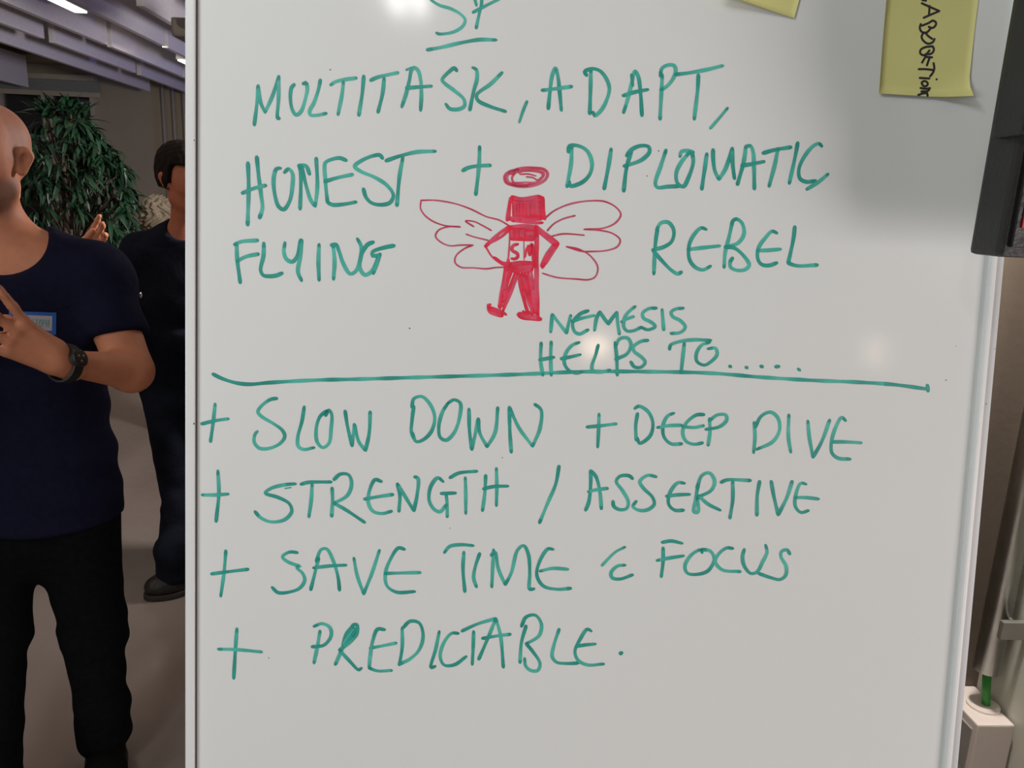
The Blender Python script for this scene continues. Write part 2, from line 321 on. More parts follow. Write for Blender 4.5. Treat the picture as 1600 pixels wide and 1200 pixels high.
# stand: leaning column with a five-star foot
cb = BW((uL+uR)/2, vB+.3, -.04); foot = np.array([cb[0], cb[1]-.0, .06])
bm = bmesh.new(); tube(bm, [foot, cb, BW((uL+uR)/2, vT-.1, -.035)], .018, 14); bmobj('stand_column', bm, M['steel_dull'], wb, smooth=True)
for k in range(5):
    a = k*2*math.pi/5+.3; e = foot+np.array([math.cos(a)*.25, math.sin(a)*.25, -.02])
    bm = bmesh.new(); tube(bm, [foot, e], [.018, .012], 10); bmobj('stand_foot', bm, M['steel_dull'], wb, smooth=True)
    bm = bmesh.new(); bmesh.ops.create_uvsphere(bm, u_segments=12, v_segments=8, radius=.024, matrix=Matrix.Translation((e[0], e[1], .024))); bmobj('castor', bm, M['black'], wb, smooth=True)

# --- ink: every stroke is a flat ribbon lying on the board
LAY = [0]
def ribbon(V, Fc, Cc, pts, wid, base, rnd, lift0=.00015, frame=None, fade=.0):
    """pts in image px; wid in px; laid on the board plane"""
    pl = catmull(pts, 2.5)
    if len(pl) < 2: return
    LAY[0] += 1; z = lift0+.000004*(LAY[0] % 40)
    uv = np.array([BUV(*p) for p in pl]); d = np.gradient(uv, axis=0); L = np.linalg.norm(d, axis=1, keepdims=True); L[L < 1e-9] = 1; d = d/L
    nrm = np.stack([-d[:, 1], d[:, 0]], 1); half = wid*.5*.65/1200
    n = len(uv); ph = rnd.uniform(0, 6); fr = rnd.uniform(.25, .6)
    hs = [half*(1+.10*math.sin(i*.35+ph)) for i in range(n)]
    # rounded caps
    seq = [(uv[0]-d[0]*half*.75, hs[0]*.45, 0)] + [(uv[i], hs[i]*(.85 if i in (0, n-1) else 1), i) for i in range(n)] + [(uv[-1]+d[-1]*half*.75, hs[-1]*.45, n-1)]
    b0 = len(V)
    tail = rnd.random() < .5
    for k, (c, h, i) in enumerate(seq):
        for s, e in ((-1, 1.), (-.35, 0.), (.35, 0.), (1, 1.)):
            q = c+nrm[i]*h*s; V.append(BW(q[0], q[1], z))
            t = i/max(1, n-1)
            dens = .5+.5*math.sin(i*.09*fr*4+ph)
            dens = max(dens*.75+.12, .95 if (t < .08 or t > .94) else 0)
            if fade: dens *= 1-fade*t
            a = dens*(.72 if e == 0 else 1.)
            lite = np.array(base[1]); dark = np.array(base[0]); Cc.append((*(lite+(dark-lite)*min(1, a)), 1))
    for k in range(len(seq)-1):
        for s in range(3):
            i0 = b0+k*4+s; Fc.append((i0, i0+1, i0+5, i0+4))
def ink_object(name, groups, wid, base, mt, label, seed=1):
    rnd = random.Random(seed); V, Fc, Cc = [], [], []
    for ox, oy, sc, strokes in groups:
        for st in strokes.split('/'):
            for sub in st.split(';'):
                sub = sub.strip()
                if not sub: continue
                w_ = wid; fade = 0
                if sub[0] == '~': fade = .55; sub = sub[1:]
                if sub[0] == '*': w_ = wid*float(sub[1:].split(' ')[0]); sub = sub.split(' ', 1)[1]
                pts = [tuple(map(float, q.split(','))) for q in sub.split()]
                ribbon(V, Fc, Cc, [(ox+x/sc, oy+y/sc) for x, y in pts], w_, base, rnd, fade=fade)
    me = bpy.data.meshes.new(name); me.from_pydata([tuple(q) for q in V], [], Fc); me.update()
    ca = me.color_attributes.new('Col', 'FLOAT_COLOR', 'POINT'); ca.data.foreach_set('color', np.array(Cc, dtype=np.float32).ravel())
    # winding faces the viewer
    o = link(name, me, mt, wb, label)
    return o
TEAL = (srgb(0, 138, 126), srgb(90, 195, 178))
RED = (srgb(235, 5, 45), srgb(222, 92, 120))
A = (380, 80, 3.3333); B = (820, 80, 3.3333); Cg = (360, 210, 3.636); D = (860, 210, 3.478); Eg = (560, 0, 4.); Fg = (820, 460, 2.4242)
Gg = (300, 600, 2.7586); H = (820, 610, 2.7586); I = (300, 830, 2.7586); J = (820, 830, 2.7586); K = (600, 240, 4.)
def word(text, seed, *groups, wid=5.3):
    """'|' in the text and in the strokes splits separate words and signs into parts of their own"""
    texts = text.split('|'); chunks = [[] for _ in texts]
    for gi, (ox, oy, sc, st) in enumerate(groups):
        for k, q in enumerate(st.split('|')): chunks[k if gi == 0 else len(texts)-1].append((ox, oy, sc, q))
    for k, (t, g) in enumerate(zip(texts, chunks)):
        ink_object('handwritten_sign' if t in ('plus sign', 'slash', 'ampersand', 'dots') else 'handwritten_word', g, wid, TEAL, M['ink'],
                   'teal handwritten %s' % t if t in ('plus sign', 'slash', 'ampersand', 'dots') else 'teal handwriting reading %s' % t, seed*7+k)
word('SP, underlined', 1, (*Eg, '440,-60 448,-10 500,30 580,56 640,90 668,126 650,166 600,198 550,210 500,212 488,206/770,-40 770,20 752,100 736,176/~716,78 780,44 880,-6/724,-20 738,34/*1.15 430,312 520,296 640,268 760,248 860,250'), wid=4.6)
word('MULTITASK,', 2, (*A, '58,384 74,250 78,180;78,180 92,270 114,318;114,318 150,240 186,132;186,132 184,250 180,350 188,350/266,174 252,190 246,250 258,310 276,332 300,316 326,240 334,190 326,164 312,170/402,150 392,200 368,270 346,312 350,332 384,334 432,324/456,176 480,160 530,148 588,140/522,160 514,230 494,330/628,130 620,220 602,334/~664,152 700,136 750,124 806,112/734,140 726,220 702,318/826,290 846,230 866,150 876,100 890,86 910,100 924,150 928,230 924,308/*.7 850,98 876,86/850,192 900,188 980,182/1112,102 1100,88 1076,104 1036,150 1050,168 1100,206 1150,252 1152,286 1124,302 1076,300 1056,276/1196,86 1214,96 1218,140 1200,210 1180,306/1348,112 1290,170 1216,228 1222,256 1280,286 1366,314/~*.8 1478,262 1458,310 1438,370'))
word('ADAPT,', 3, (*B, '122,300 130,220 142,130 160,88 172,130 182,220 190,308/90,204 160,196 244,184/344,92 342,200 338,326/322,126 312,108 344,92 390,102 428,150 440,200 424,260 396,310 364,336 356,318/514,320 536,250 556,170 574,104 590,130 602,210 610,336/*.8 556,122 562,180/512,232 570,214 640,200/716,124 712,200 704,354/706,130 714,90 748,72 778,76 786,104 768,150 736,186 708,202/~784,122 850,114 940,98 1030,76/904,124 900,200 882,354/~*.8 1056,296 1020,340 966,402'))
word('HONEST|plus sign', 4, (*Cg, '100,162 104,300 98,514/150,128 160,230 174,340 182,420 166,474/68,334 130,308 200,290/284,192 262,196 246,250 252,340 276,412 304,426 336,380 352,300 352,220 330,196 308,216/388,176 398,200 400,300 396,424/396,174 430,180 450,226/404,180 430,290 460,380 482,408;482,408 494,300 488,136/658,148 620,134 550,152 538,162 540,270 552,386;552,386 580,400 650,396 714,384/~536,268 610,246 694,228/864,136 850,118 810,122 740,152 706,182 740,210 820,244 890,290 926,346 906,388 850,400 800,388 770,356 756,310/884,150 960,124 1060,100 1164,96/980,132 962,230 946,404|1416,70 1412,180 1394,342/1320,206 1350,190 1400,180 1476,176'), wid=5.6)
word('FLYING', 5, (*Cg, '24,626 60,610 154,602/36,622 38,700 56,842/38,720 90,694 158,680/190,618 188,690 172,770 186,800 220,806 260,802 294,788/310,616 304,670 320,710 350,724 376,700 400,600/404,600 400,680 384,780 404,830/504,626 500,720 504,828/584,632 592,720 586,822/574,630 600,626 616,660 640,730 680,792 710,780 736,720 744,640 722,594/812,612 780,626 742,690 736,760 764,798 800,780 850,680/930,632 870,644 808,668 808,690 840,690 830,740 812,790'), wid=5.8)
word('DIPLOMATIC,', 6, (*D, '116,66 112,160 90,284/98,96 104,64 150,62 200,90 226,160 212,220 170,262 106,280 104,258/330,80 316,170 292,296/440,90 414,180 398,308/414,116 440,84 490,62 534,68 538,96 500,136 450,158 400,172/628,86 600,170 570,268 580,288 640,284 700,282/704,120 712,94 750,90 776,98/758,96 712,150 684,210 690,264 722,284 752,230 776,150 770,102/850,106 838,190 822,298/884,84 884,130 894,200 916,244;916,244 950,190 988,76;988,76 990,160 1000,240/1062,66 1050,150 1016,272/1062,66 1086,62 1100,90 1106,180 1108,296/1040,170 1090,162 1160,148/1156,102 1220,84 1306,70/1236,78 1220,160 1188,282/1344,46 1328,130 1298,266/1474,64 1460,50 1430,62 1380,120 1350,190 1356,240 1390,258 1440,252/1508,216 1460,256 1394,298'), wid=5.6)
word('REBEL', 7, (*D, '582,510 570,600 562,758/576,520 600,482 640,478 670,520 660,580 620,610 556,628;556,628 600,680 660,740 692,758 712,748/846,516 820,508 784,540 754,600 756,680 790,724 830,736 870,716/~748,626 830,616 920,606/990,470 970,560 950,640 944,722/990,470 1010,460 1040,480 1052,540 1020,590 950,612;950,612 1000,618 1050,660 1080,710 1060,734 1010,738 978,720 978,690 990,672/1230,536 1206,526 1170,560 1130,620 1128,680 1150,708 1190,712 1230,698/~1124,632 1180,630 1250,624/1328,502 1320,570 1292,700;1292,700 1340,714 1450,710'), wid=5.6)
word('NEMESIS', 8, (*Fg, '98,142 104,76;104,76 130,110 158,146;158,146 166,110 174,80/240,62 210,74 182,106 188,140 206,150 240,134/~178,102 210,92 262,80/264,136 272,90 284,66;284,66 300,90 316,112;316,112 334,86 348,68;348,68 352,110 358,150/418,46 400,60 380,84 374,120 386,138 410,138 442,124/~366,104 384,94 412,84/498,52 470,54 446,72 450,90 480,106 494,122 466,134 444,126/520,58 526,134/600,52 570,56 554,68 560,84 590,100 608,124 590,144 554,148'), wid=5.2)
word('HELPS|TO|dots', 9, (*Fg, '62,184 60,250 68,306/100,180 98,240 100,306/56,248 110,238/206,182 180,192 156,222 150,262 170,290 196,298 216,292/138,244 176,236 210,228/278,192 268,230 254,272 258,290 290,294 322,286/342,182 348,240 350,306/342,200 360,168 390,166 402,190 388,224 344,246/466,174 440,178 410,200 414,216 440,236 456,256 440,276 414,274 402,256|548,208 552,192 590,178 640,172 704,174/604,186 598,240 592,296/700,182 670,192 650,224 652,254 680,268 706,254 728,228 722,204 694,206|*1.1 776,272 780,274/*1.1 838,276 842,278/*1.1 894,272 900,274/*1.1 950,274 962,273/*1.1 1036,283 1041,287'), wid=5.2)
word('plus sign|SLOW|DOWN', 10, (*Gg, '100,86 92,160 80,248/42,172 100,158 156,150|~366,62 340,66 300,94 284,120 300,140 350,170 390,200 400,226 380,256 330,278 290,276 268,250 272,216 282,204/484,98 474,160 456,230 458,268 480,282 526,274/580,116 552,140 536,190 540,250 564,274 590,256 600,190 602,130 590,112 576,136/660,116 670,180 690,266;690,266 700,174;700,174 720,250 748,286;748,286 764,210 768,120|956,96 948,160 946,210 960,240/948,100 956,64 990,54 1024,84 1046,140 1034,200 1000,238 966,248 950,210/1104,82 1080,120 1064,180 1070,230 1096,242 1130,210 1154,140 1156,82 1130,68 1104,82/1194,108 1196,200 1206,282;1206,282 1220,220 1234,150;1234,150 1240,210 1272,270;1272,270 1306,210 1318,102/1368,100 1370,200 1376,294/1368,100 1410,190 1468,268;1468,268 1500,190 1504,110 1478,88'))
word('plus sign|STRENGTH|slash', 11, (*Gg, '112,374 116,470 104,592/44,478 100,478 156,474|446,430 400,434 340,450 316,470 370,488 420,516 430,550 400,584 340,594 296,576 272,550/*.5 402,450 426,446/470,432 500,424 600,422/518,432 514,500 504,572/604,448 606,500 602,570/612,412 640,388 676,392 688,430 670,480 612,514;612,514 660,540 744,596/816,420 790,412 768,450 760,510 780,548 820,558 860,548/744,496 800,486 866,476/886,430 896,480 892,548/886,430 910,470 956,546;956,546 970,480 974,406 960,400/1082,420 1060,404 1030,440 1022,500 1044,540 1070,550 1096,520/1074,472 1136,470/1096,480 1100,520 1100,572/1112,404 1150,384 1228,376/1178,404 1180,480 1180,558/1266,394 1262,470 1252,546/1312,364 1314,440 1312,524/1256,452 1300,442 1362,440|1582,354 1568,430 1530,520 1498,598'))
word('plus sign|DEEP|DIVE', 12, (*H, '320,102 318,170 314,244/~268,158 330,152 394,144|486,100 478,150 480,214/474,78 490,68 530,90 552,140 540,196 494,228 486,206/642,98 616,110 596,150 600,200 630,230 676,230/572,160 620,152 676,150/772,104 740,106 696,140 680,180 696,220 730,232 766,226/680,156 730,160 770,152/796,122 798,180 790,236/796,130 830,106 866,106 870,128 840,156 780,168|988,138 992,200 986,268/992,160 1020,110 1060,94 1090,118 1098,170 1070,220 1000,254/1138,106 1136,200 1146,266/1220,132 1226,200 1242,288;1242,288 1280,220 1314,128/1382,130 1366,116 1344,150 1322,220 1324,270 1350,292 1402,296/~1326,222 1380,222 1450,226'))
word('ASSERTIVE', 13, (*H, '262,516 276,480 284,400 284,346;284,346 306,370 324,440 330,510/274,436 310,428 356,422/464,380 450,368 410,370 394,392 420,430 446,480 440,508 410,514 384,500 380,478/566,372 530,366 496,392 510,420 550,460 558,490 530,514 490,516 466,500 480,478/688,400 660,398 626,440 620,490 646,516 684,516/610,456 660,450 710,448/748,400 736,470 730,524 746,524 744,460/742,420 764,366 796,356 818,390 804,430 746,460;746,452 790,490 842,516/846,396 870,386 972,388/896,392 896,470 884,550/1012,392 1002,450 1000,538/1062,392 1072,450 1092,536;1092,536 1130,460 1152,392/1212,404 1190,400 1168,450 1166,500 1190,526 1222,518/1164,462 1210,462 1266,468'))
word('plus sign|SAVE', 14, (*I, '146,84 138,180 124,280/84,184 160,174 242,164|454,92 420,90 390,110 410,130 450,146 468,150 450,156 476,180 486,210 466,244 420,262 370,264 346,242/512,252 530,180 546,116/536,130 556,80 580,76 610,130 630,200 636,254/524,158 590,150 664,146/698,116 712,190 740,270;740,270 776,180 808,82/916,78 890,72 856,120 834,180 840,234 880,262 960,260/~832,182 900,180 984,178'))
word('TIME', 15, (*I, '1088,92 1110,66 1160,58 1212,62/1172,90 1168,160 1176,260/1240,96 1222,150 1214,200 1226,240/1300,80 1296,160 1292,240/1290,104 1306,90 1320,160 1350,230;1350,230 1376,180 1404,80 1430,62 1450,100 1456,180 1456,250 1474,248'), (*J, '122,78 100,76 64,130 52,190 80,236 140,250 198,246/~66,172 120,160 186,164'))
word('ampersand|FOCUS', 16, (*J, '~*.8 432,68 390,90 332,148/432,146 400,150 372,178 376,200 410,206 464,188|592,48 630,42 678,52/596,72 596,130 588,196/570,126 620,116 684,106/764,92 760,80 720,100 690,150 700,180 740,186 790,170 816,120 800,86 764,78/896,74 870,72 834,100 820,130 850,166 928,174/946,78 938,110 946,150 974,182 1000,176 1026,130 1044,90 1038,60/1142,98 1130,80 1106,88 1104,110 1126,150 1124,190 1100,208 1060,200 1008,182'))
word('plus sign|PREDICTABLE.', 17, (*I, '194,420 188,500 180,634/~114,508 190,510 300,520|552,430 540,500 526,568/526,410 560,398 594,414 600,450 570,490 518,498/694,404 660,480 618,574/694,404 710,402 712,440 690,470 636,512;636,512 680,560 720,598 730,590/690,412 664,446 650,490/700,418 676,452 650,492/704,430 680,462 652,500/830,424 800,422 780,470 768,540 764,590;764,590 800,602 860,600/768,504 820,494 880,482/906,416 906,500 894,576/910,416 940,388 980,396 996,450 980,510 940,550 892,574/1066,432 1050,510 1030,588 1048,582/1148,440 1120,440 1086,480 1070,540 1086,576 1130,576 1182,540/1164,430 1230,400 1310,376/1214,432 1212,500 1208,574/1310,376 1280,450 1236,552/1310,376 1330,450 1342,586/1252,462 1310,452 1372,444/1440,408 1420,480 1414,566/1420,410 1440,370 1480,362 1506,400 1496,450 1450,480 1440,484;1440,484 1470,520 1500,570 1490,600 1460,600 1438,580 1434,548'), (*J, '148,422 126,490 118,540 136,564 180,570 230,568/286,430 270,422 236,470 216,520 230,556 270,576 340,572/222,496 260,490 304,486/*1.3 412,527 417,524'))
ink_object('drawn_line', [(0, 0, 1., '333,584.5 346,591 368,598 389,600.4 419,598 491,594 555,592.5 640,590 820,584.6 902,581 985,580.5 1109,583 1191,589.5 1274,594.5 1336,597 1397,601 1447,607.7/1449,602 1450,611')], 5.6, TEAL, M['ink'], 'long teal line drawn across the board', 18)
# red winged figure
rr = random.Random(4)
def zig(x0, y0, x1, y1, nn, jit=4, vert=True):
    out = []
    for i in range(nn):
        t = i/(nn-1)
        if vert: x = x0+(x1-x0)*t; out.append('%g,%g %g,%g' % (x+rr.uniform(-2, 2), y0+rr.uniform(-jit, jit), x+rr.uniform(-2, 2), y1+rr.uniform(-jit, jit)))
        else: y = y0+(y1-y0)*t; out.append('%g,%g %g,%g' % (x0+rr.uniform(-jit, jit), y+rr.uniform(-2, 2), x1+rr.uniform(-jit, jit), y+rr.uniform(-2, 2)))
    return '/'.join(out)
ink_object('drawn_figure', [(*K, '232,292 228,340 250,380 300,420 380,450 476,458/232,292 320,292 440,312 540,346 640,394 720,416 784,452/476,458 400,458 340,480 322,516 350,550 410,576 480,572 556,572;556,572 500,596 450,640 444,680 480,710 560,714 640,720 700,712 770,710/560,456 510,422 560,424 620,452 670,480/514,504 560,520 650,542/1000,410 1060,360 1160,316 1280,296 1380,300 1450,336 1480,380 1450,430 1380,464 1250,474;1250,474 1350,480 1430,500 1476,540 1460,580 1400,604 1300,612 1230,610 1140,582;1140,582 1220,598 1290,640 1336,710 1320,770 1280,788 1200,784 1080,774 990,748/1020,482 1060,440 1120,408 1194,388/1050,516 1120,502 1250,510')], 2.4, (srgb(195, 40, 75), srgb(205, 95, 120)), M['red'], 'thin red wings of the drawn figure', 19)
ink_object('drawn_figure', [(*K, '840,100 790,112 756,140 762,180 810,200 880,206 960,192 1010,160 1022,124 1000,100 940,90 880,90 820,104 770,140 776,176 830,196 900,200/*.7 830,110 800,150 810,180 850,192 920,190 980,160 1000,124 950,104 880,104 840,120/*.6 790,130 850,112 930,110 990,130 960,176 880,180 800,184/*.5 890,146 930,150 960,166 980,150/*.5 850,130 900,128 950,140')], 4.2, (srgb(200, 35, 70), srgb(220, 110, 135)), M['red'], 'red halo ring above the drawn head', 20)
body = ('*1.2 790,282 860,292 930,288 990,276/*1.3 800,272 860,284 975,270/*1.1 790,282 780,350 770,416/*1.1 992,276 996,350 1004,408/*1.3 774,408 850,398 930,392 1000,400/'
 + '/'.join('*.5 '+q for q in zig(806, 296, 990, 392, 34, 5).split('/')) + '/*1.2 790,300 980,296/*1.4 776,408 990,402/*.9 800,420 900,430 960,434 990,432/*.8 850,418 980,412/*.9 786,300 782,404/*.9 982,300 990,404/'
 + '/'.join('*.8 '+q for q in zig(794, 462, 942, 530, 9, 2, False).split('/')) + '/*1.1 792,456 792,530/*1.1 790,458 870,452 946,458/*1.1 790,532 930,540/'
 + '/'.join('*.7 '+q for q in zig(800, 470, 925, 530, 12, 3).split('/')[:8]) + '/*.5 786,456 784,560 774,690/*.9 950,460 948,560 946,690/*1.1 958,480 956,700 962,1030/*.8 946,690 946,1000/'
 + '*1.1 784,456 720,500 634,580/*.9 790,470 730,522 650,562/*.6 634,580 680,650 740,690 780,700/*1.1 690,650 740,684 786,690/*.9 700,656 740,690 780,706/'
 + '*1.4 950,456 1010,505 1086,564/*1.1 950,476 1010,524 1070,570/*1.1 1086,570 1040,630 990,712/*1.2 1064,566 1020,630 985,702/*.7 1075,590 1010,690/'
 + '836,566 806,576 800,604 832,624 836,646 812,660 798,656/*.3 874,540 876,664/*.6 882,645 890,600 902,578;902,578 910,634;910,634 924,566 934,672/'
 + '*1.3 776,664 780,700/*1.4 786,692 860,684 944,686/*1.3 780,702 830,712 930,706/*1.1 800,716 850,732 926,722/*1.1 770,700 820,740 840,750/*1.1 860,750 925,728/'
 + '762,700 742,820 718,960/840,744 800,850 740,990/*.8 780,720 760,830 730,960/*.8 800,730 776,800 748,900/*.7 820,744 780,840 740,930/*.7 770,730 750,850/*.7 790,720 770,790/*.6 815,760 745,960/*.6 740,860 725,980/'
 + '*1.1 840,744 860,860 900,1000/*.9 860,750 890,860 930,1000/*.8 880,745 906,860 940,990/*.9 900,740 925,860 944,980/*.8 920,735 936,850/*.8 850,760 880,860 900,900/*.7 870,760 900,880 925,990/*.7 890,760 915,860/*.6 865,850 930,1000/'
 + '*1.6 654,956 664,986 700,1000 736,1010/*1.6 660,968 710,984 740,998/*1 650,948 664,944/*1 740,990 762,1006/*1.6 842,1006 870,1022 930,1030 976,1034/*1.5 850,1000 880,1014 960,1024/*.9 870,986 890,1004 905,990 930,1010')
ink_object('drawn_figure', [(*K, body)], 4.8, RED, M['red'], 'red drawn body with the letters SM on its chest', 21)
# dry specks and dents on the board
V, Fc = [], []
for x, y, r in ((640, 513, 1), (516, 109, .9), (306.5, 661, 1.3), (785, 715, .8), (1478, 594, .9), (1548, 545, .7), (1553, 335, .9), (1545, 397, .8), (1558, 250, .9), (1535, 630, .9), (1517, 743, .8), (1029, 236, .9), (1011, 275, .8), (307, 221, 1), (1494, 541, .6), (420, 1028, .8), (703, 825, .7)):
    u, v = BUV(x, y); b0 = len(V); zz = .0003 if 312 < x < 1530 else .0053
    if x < 312: zz = .0043
    for k in range(8): V.append(BW(u+r*.00054*math.cos(k*math.pi/4), v+r*.00054*math.sin(k*math.pi/4), zz))
    Fc.append(tuple(range(b0, b0+8)))
pydata('ink_specks', V, Fc, M['speck'], wb)['kind'] = 'stuff'

# ================================================================== STICKY NOTES
def note(corners, label, bend, strokes=None, sc=None):
    """corners px: TL, TR, BR, BL; bend(s,t) lifts paper off the board"""
    c = [np.array(BUV(*q)) for q in corners]; n_ = 14
    cen = BW(*(sum(c)/4), .001)
    t = thing('sticky_note', label, 'sticky note', tuple(cen), 'yellow sticky notes on the whiteboard')
    def at(s, r, off=0.):
        q = (c[0]*(1-s)+c[1]*s)*(1-r)+(c[3]*(1-s)+c[2]*s)*r
        return BW(q[0], q[1], .0006+bend(s, r)+off)
    V, Fc = [], []
    for k, off in enumerate((0., .00025)):
        for i in range(n_+1):
            for j in range(n_+1): V.append(at(j/n_, i/n_, off))
    N = (n_+1)**2
    for i in range(n_):
        for j in range(n_):
            a = i*(n_+1)+j; Fc.append((a, a+1, a+n_+2, a+n_+1)); Fc.append((N+a, N+a+n_+1, N+a+n_+2, N+a+1))
    for j in range(n_):
        for a, b_ in ((j, j+1), ((n_)*(n_+1)+j+1, n_*(n_+1)+j), ((j+1)*(n_+1), j*(n_+1)), (j*(n_+1)+n_, (j+1)*(n_+1)+n_)): Fc.append((a, b_, N+b_, N+a))
    pydata('paper', V, Fc, M['note'], t, smooth=True)
    if strokes:
        V, Fc = [], []
        # find (s,t) of each px by inverting the bilinear map
        def inv(u, v):
            s = r = .5
            for _ in range(12):
                f = lambda s, r: (c[0]*(1-s)+c[1]*s)*(1-r)+(c[3]*(1-s)+c[2]*s)*r
                e = np.array([u, v])-f(s, r); J_ = np.stack([(f(s+1e-4, r)-f(s, r))/1e-4, (f(s, r+1e-4)-f(s, r))/1e-4], 1); ds = np.linalg.solve(J_, e); s += ds[0]; r += ds[1]
            return s, r
        ox, oy, k_ = sc; lay = 0
        for st in strokes.split('/'):
            pts = [tuple(map(float, q.split(','))) for q in st.split()]
            pl = catmull([(ox+x/k_, oy+y/k_) for x, y in pts], 1.5); lay += 1
            uv = np.array([BUV(*p) for p in pl]); d = np.gradient(uv, axis=0); L = np.linalg.norm(d, axis=1, keepdims=True); L[L < 1e-9] = 1; d /= L
            uv = np.vstack([uv[0]-d[0]*.0007, uv, uv[-1]+d[-1]*.0007]); d = np.vstack([d[0], d, d[-1]])
            b0 = len(V)
            for i in range(len(uv)):
                h = .0009*(.55 if i in (0, len(uv)-1) else 1)
                for s_ in (-1, 1):
                    s, r = inv(*(uv[i]+np.array([-d[i][1], d[i][0]])*h*s_)); V.append(at(s, r, .0003+lay*.000006))
            for i in range(len(uv)-1): Fc.append((b0+2*i, b0+2*i+1, b0+2*i+3, b0+2*i+2))
        pydata('lettering', V, Fc, M['black_ink'], t, 'black handwriting ending in ABORATION, written sideways')
    return t
import math as _m
def bend1(s, r):
    z = .0025*max(0, r-.5)**1.5*2
    z += .0022*math.exp(-((r-.93)/.05)**2)*max(0, s-.45)*0
    q = max(0, s-.6)/.4*max(0, r-.86)/.14
    return z+.009*q**1.6
note([(1392, -86), (1538, -84), (1508.5, 156), (1371, 147.5)], 'yellow sticky note with black sideways handwriting, at top right of the board', bend1,
     '525,-60 530,0 575,12/520,-30 560,-60/528,38 620,80 712,120/712,120 640,150 548,190/610,66 604,160/530,272 600,244 640,218/640,218 672,232 676,262 640,296 600,284/518,254 508,300 530,338 580,342 618,304/636,410 600,385 555,345 526,385 540,425 590,460 640,446 660,410/640,488 560,498 514,526 510,562 540,582 576,566 606,530/640,488 652,520 636,556 600,572 572,566/572,580 550,620 526,660/560,600 632,604/606,606 590,650 576,690/490,728 560,728 648,738/646,664 652,720 634,770 606,804/498,820 600,826/672,834 676,836/518,872 532,902 566,906 582,880 562,856 532,856 518,872/504,926 560,934 604,928/600,930 580,958 512,962/516,984 570,980 577,1010/480,1000 520,984', (1360, 0, 6.6667))
def bend2(s, r): return .012*(1-s)**1.3*(r**1.5)+.0006
note([(1141, -141), (1276, -105), (1240, 29.5), (1105, -6)], 'yellow sticky note cut off by the top edge, turned askew', bend2)

# ================================================================== RIGHT SIDE FITTINGS
# black device fixed to the right wall
yd = .545
def Q(px, py, y=yd): return P(px, py, y)
dz0, dz1 = Q(1570, 402)[2], Q(1592, 214)[2]; dx = Q(1561, 392)[0]
dv = thing('wall_device', 'black plastic wall device with a red label, partly in front of the board\'s right frame', 'device', (XR, yd, dz0))
bm = bmesh.new(); box(bm, (dx, yd, dz0), (XR, yd+.035, dz1+.45), .004); bmobj('casing', bm, M['black'], dv)
bm = bmesh.new(); box(bm, (Q(1577, 380)[0], yd-.003, Q(1577, 386)[2]), (XR-.02, yd+.001, dz1+.43), .001); bmobj('front_panel', bm, M['black_gloss'], dv)
bm = bmesh.new(); box(bm, (Q(1579, 205)[0], yd-.012, Q(1579, 213)[2]), (XR, yd+.02, dz1+.44), .002); bmobj('upper_module', bm, M['black'], dv)
bm = bmesh.new(); box(bm, (Q(1584, 206)[0], yd-.0135, Q(1579, 207)[2]), (XR-.01, yd-.0118, dz1+.43)); bmobj('module_panel', bm, M['black_gloss'], dv)
bm = bmesh.new(); box(bm, (Q(1592, 350)[0], yd-.0042, Q(1594, 356)[2]), (Q(1592, 350)[0]+.06, yd-.0028, Q(1594, 322)[2])); bmobj('red_label', bm, M['redlab'], dv, 'red label')
bm = bmesh.new(); box(bm, (Q(1596, 350)[0], yd-.0043, Q(1594, 322)[2]), (Q(1596, 350)[0]+.055, yd-.0028, Q(1594, 306)[2])); bmobj('pale_label', bm, M['whitelab'], dv, 'pale label')
# steel tube in the corner, held by a bracket on the right wall
ty = YB-.045
tl, tr = P(1523.5, 1042, ty), P(1559, 1050, ty); rad = (tr[0]-tl[0])/2; tx = (tl[0]+tr[0])/2
tb = thing('steel_tube', 'vertical brushed steel cable tube in the wall corner at the right edge', 'tube', (tx, ty, tl[2]))
bm = bmesh.new(); tube(bm, [(tx, ty, tl[2]-.004), (tx, ty, 2.6)], rad, 32); bmobj('tube_body', bm, M['steel'], tb, smooth=False)
for p in tb.children[0].data.polygons: p.use_smooth = len(p.vertices) == 4
bz0, bz1 = P(1575, 1001, ty-.03)[2], P(1575, 974, ty-.03)[2]
bm = bmesh.new(); box(bm, (tx-.012, ty-rad-.012, bz0), (XR, ty-rad-.004, bz1), .001); box(bm, (tx+.003, ty-rad-.006, bz0), (tx+.007, ty, bz1)); bmobj('bracket', bm, M['steel_dull'], tb)
# socket box under it
by1 = YB; bzt = P(1527, 1072, YB-.002)[2]; f1 = G(1528, 1133, bzt); f2 = G(1591, 1135, bzt)
sb = thing('socket_box', 'white socket box on the wall below the steel tube, green cable entering its top', 'socket box', ((f1[0]+f2[0])/2, YB-.04, bzt-.45))
bm = bmesh.new(); box(bm, (f1[0], f1[1], bzt-.45), (min(f2[0], XR-.004), by1-.001, bzt), .0025); bmobj('housing', bm, M['box'], sb)
for k in range(6):
    bm = bmesh.new(); z1 = bzt-.012-k*.07; box(bm, (f1[0]-.0018, f1[1]+.008, z1-.064), (f1[0]+.001, by1-.012, z1), .0008); bmobj('side_panel', bm, M['box_grey'], sb)
cbp = P(1552, 1104, YB-.04); crd = .021
gx = tx+.004; gy = ty-.002
bm = bmesh.new(); tube(bm, [(gx, gy, bzt-.002), (gx, gy, bzt+.003)], crd, 32); bmobj('cable_collar', bm, M['box'], sb)
gc = thing('green_cable', 'green cable running from the steel tube into the white box', 'cable', (gx, gy, bzt+.003))
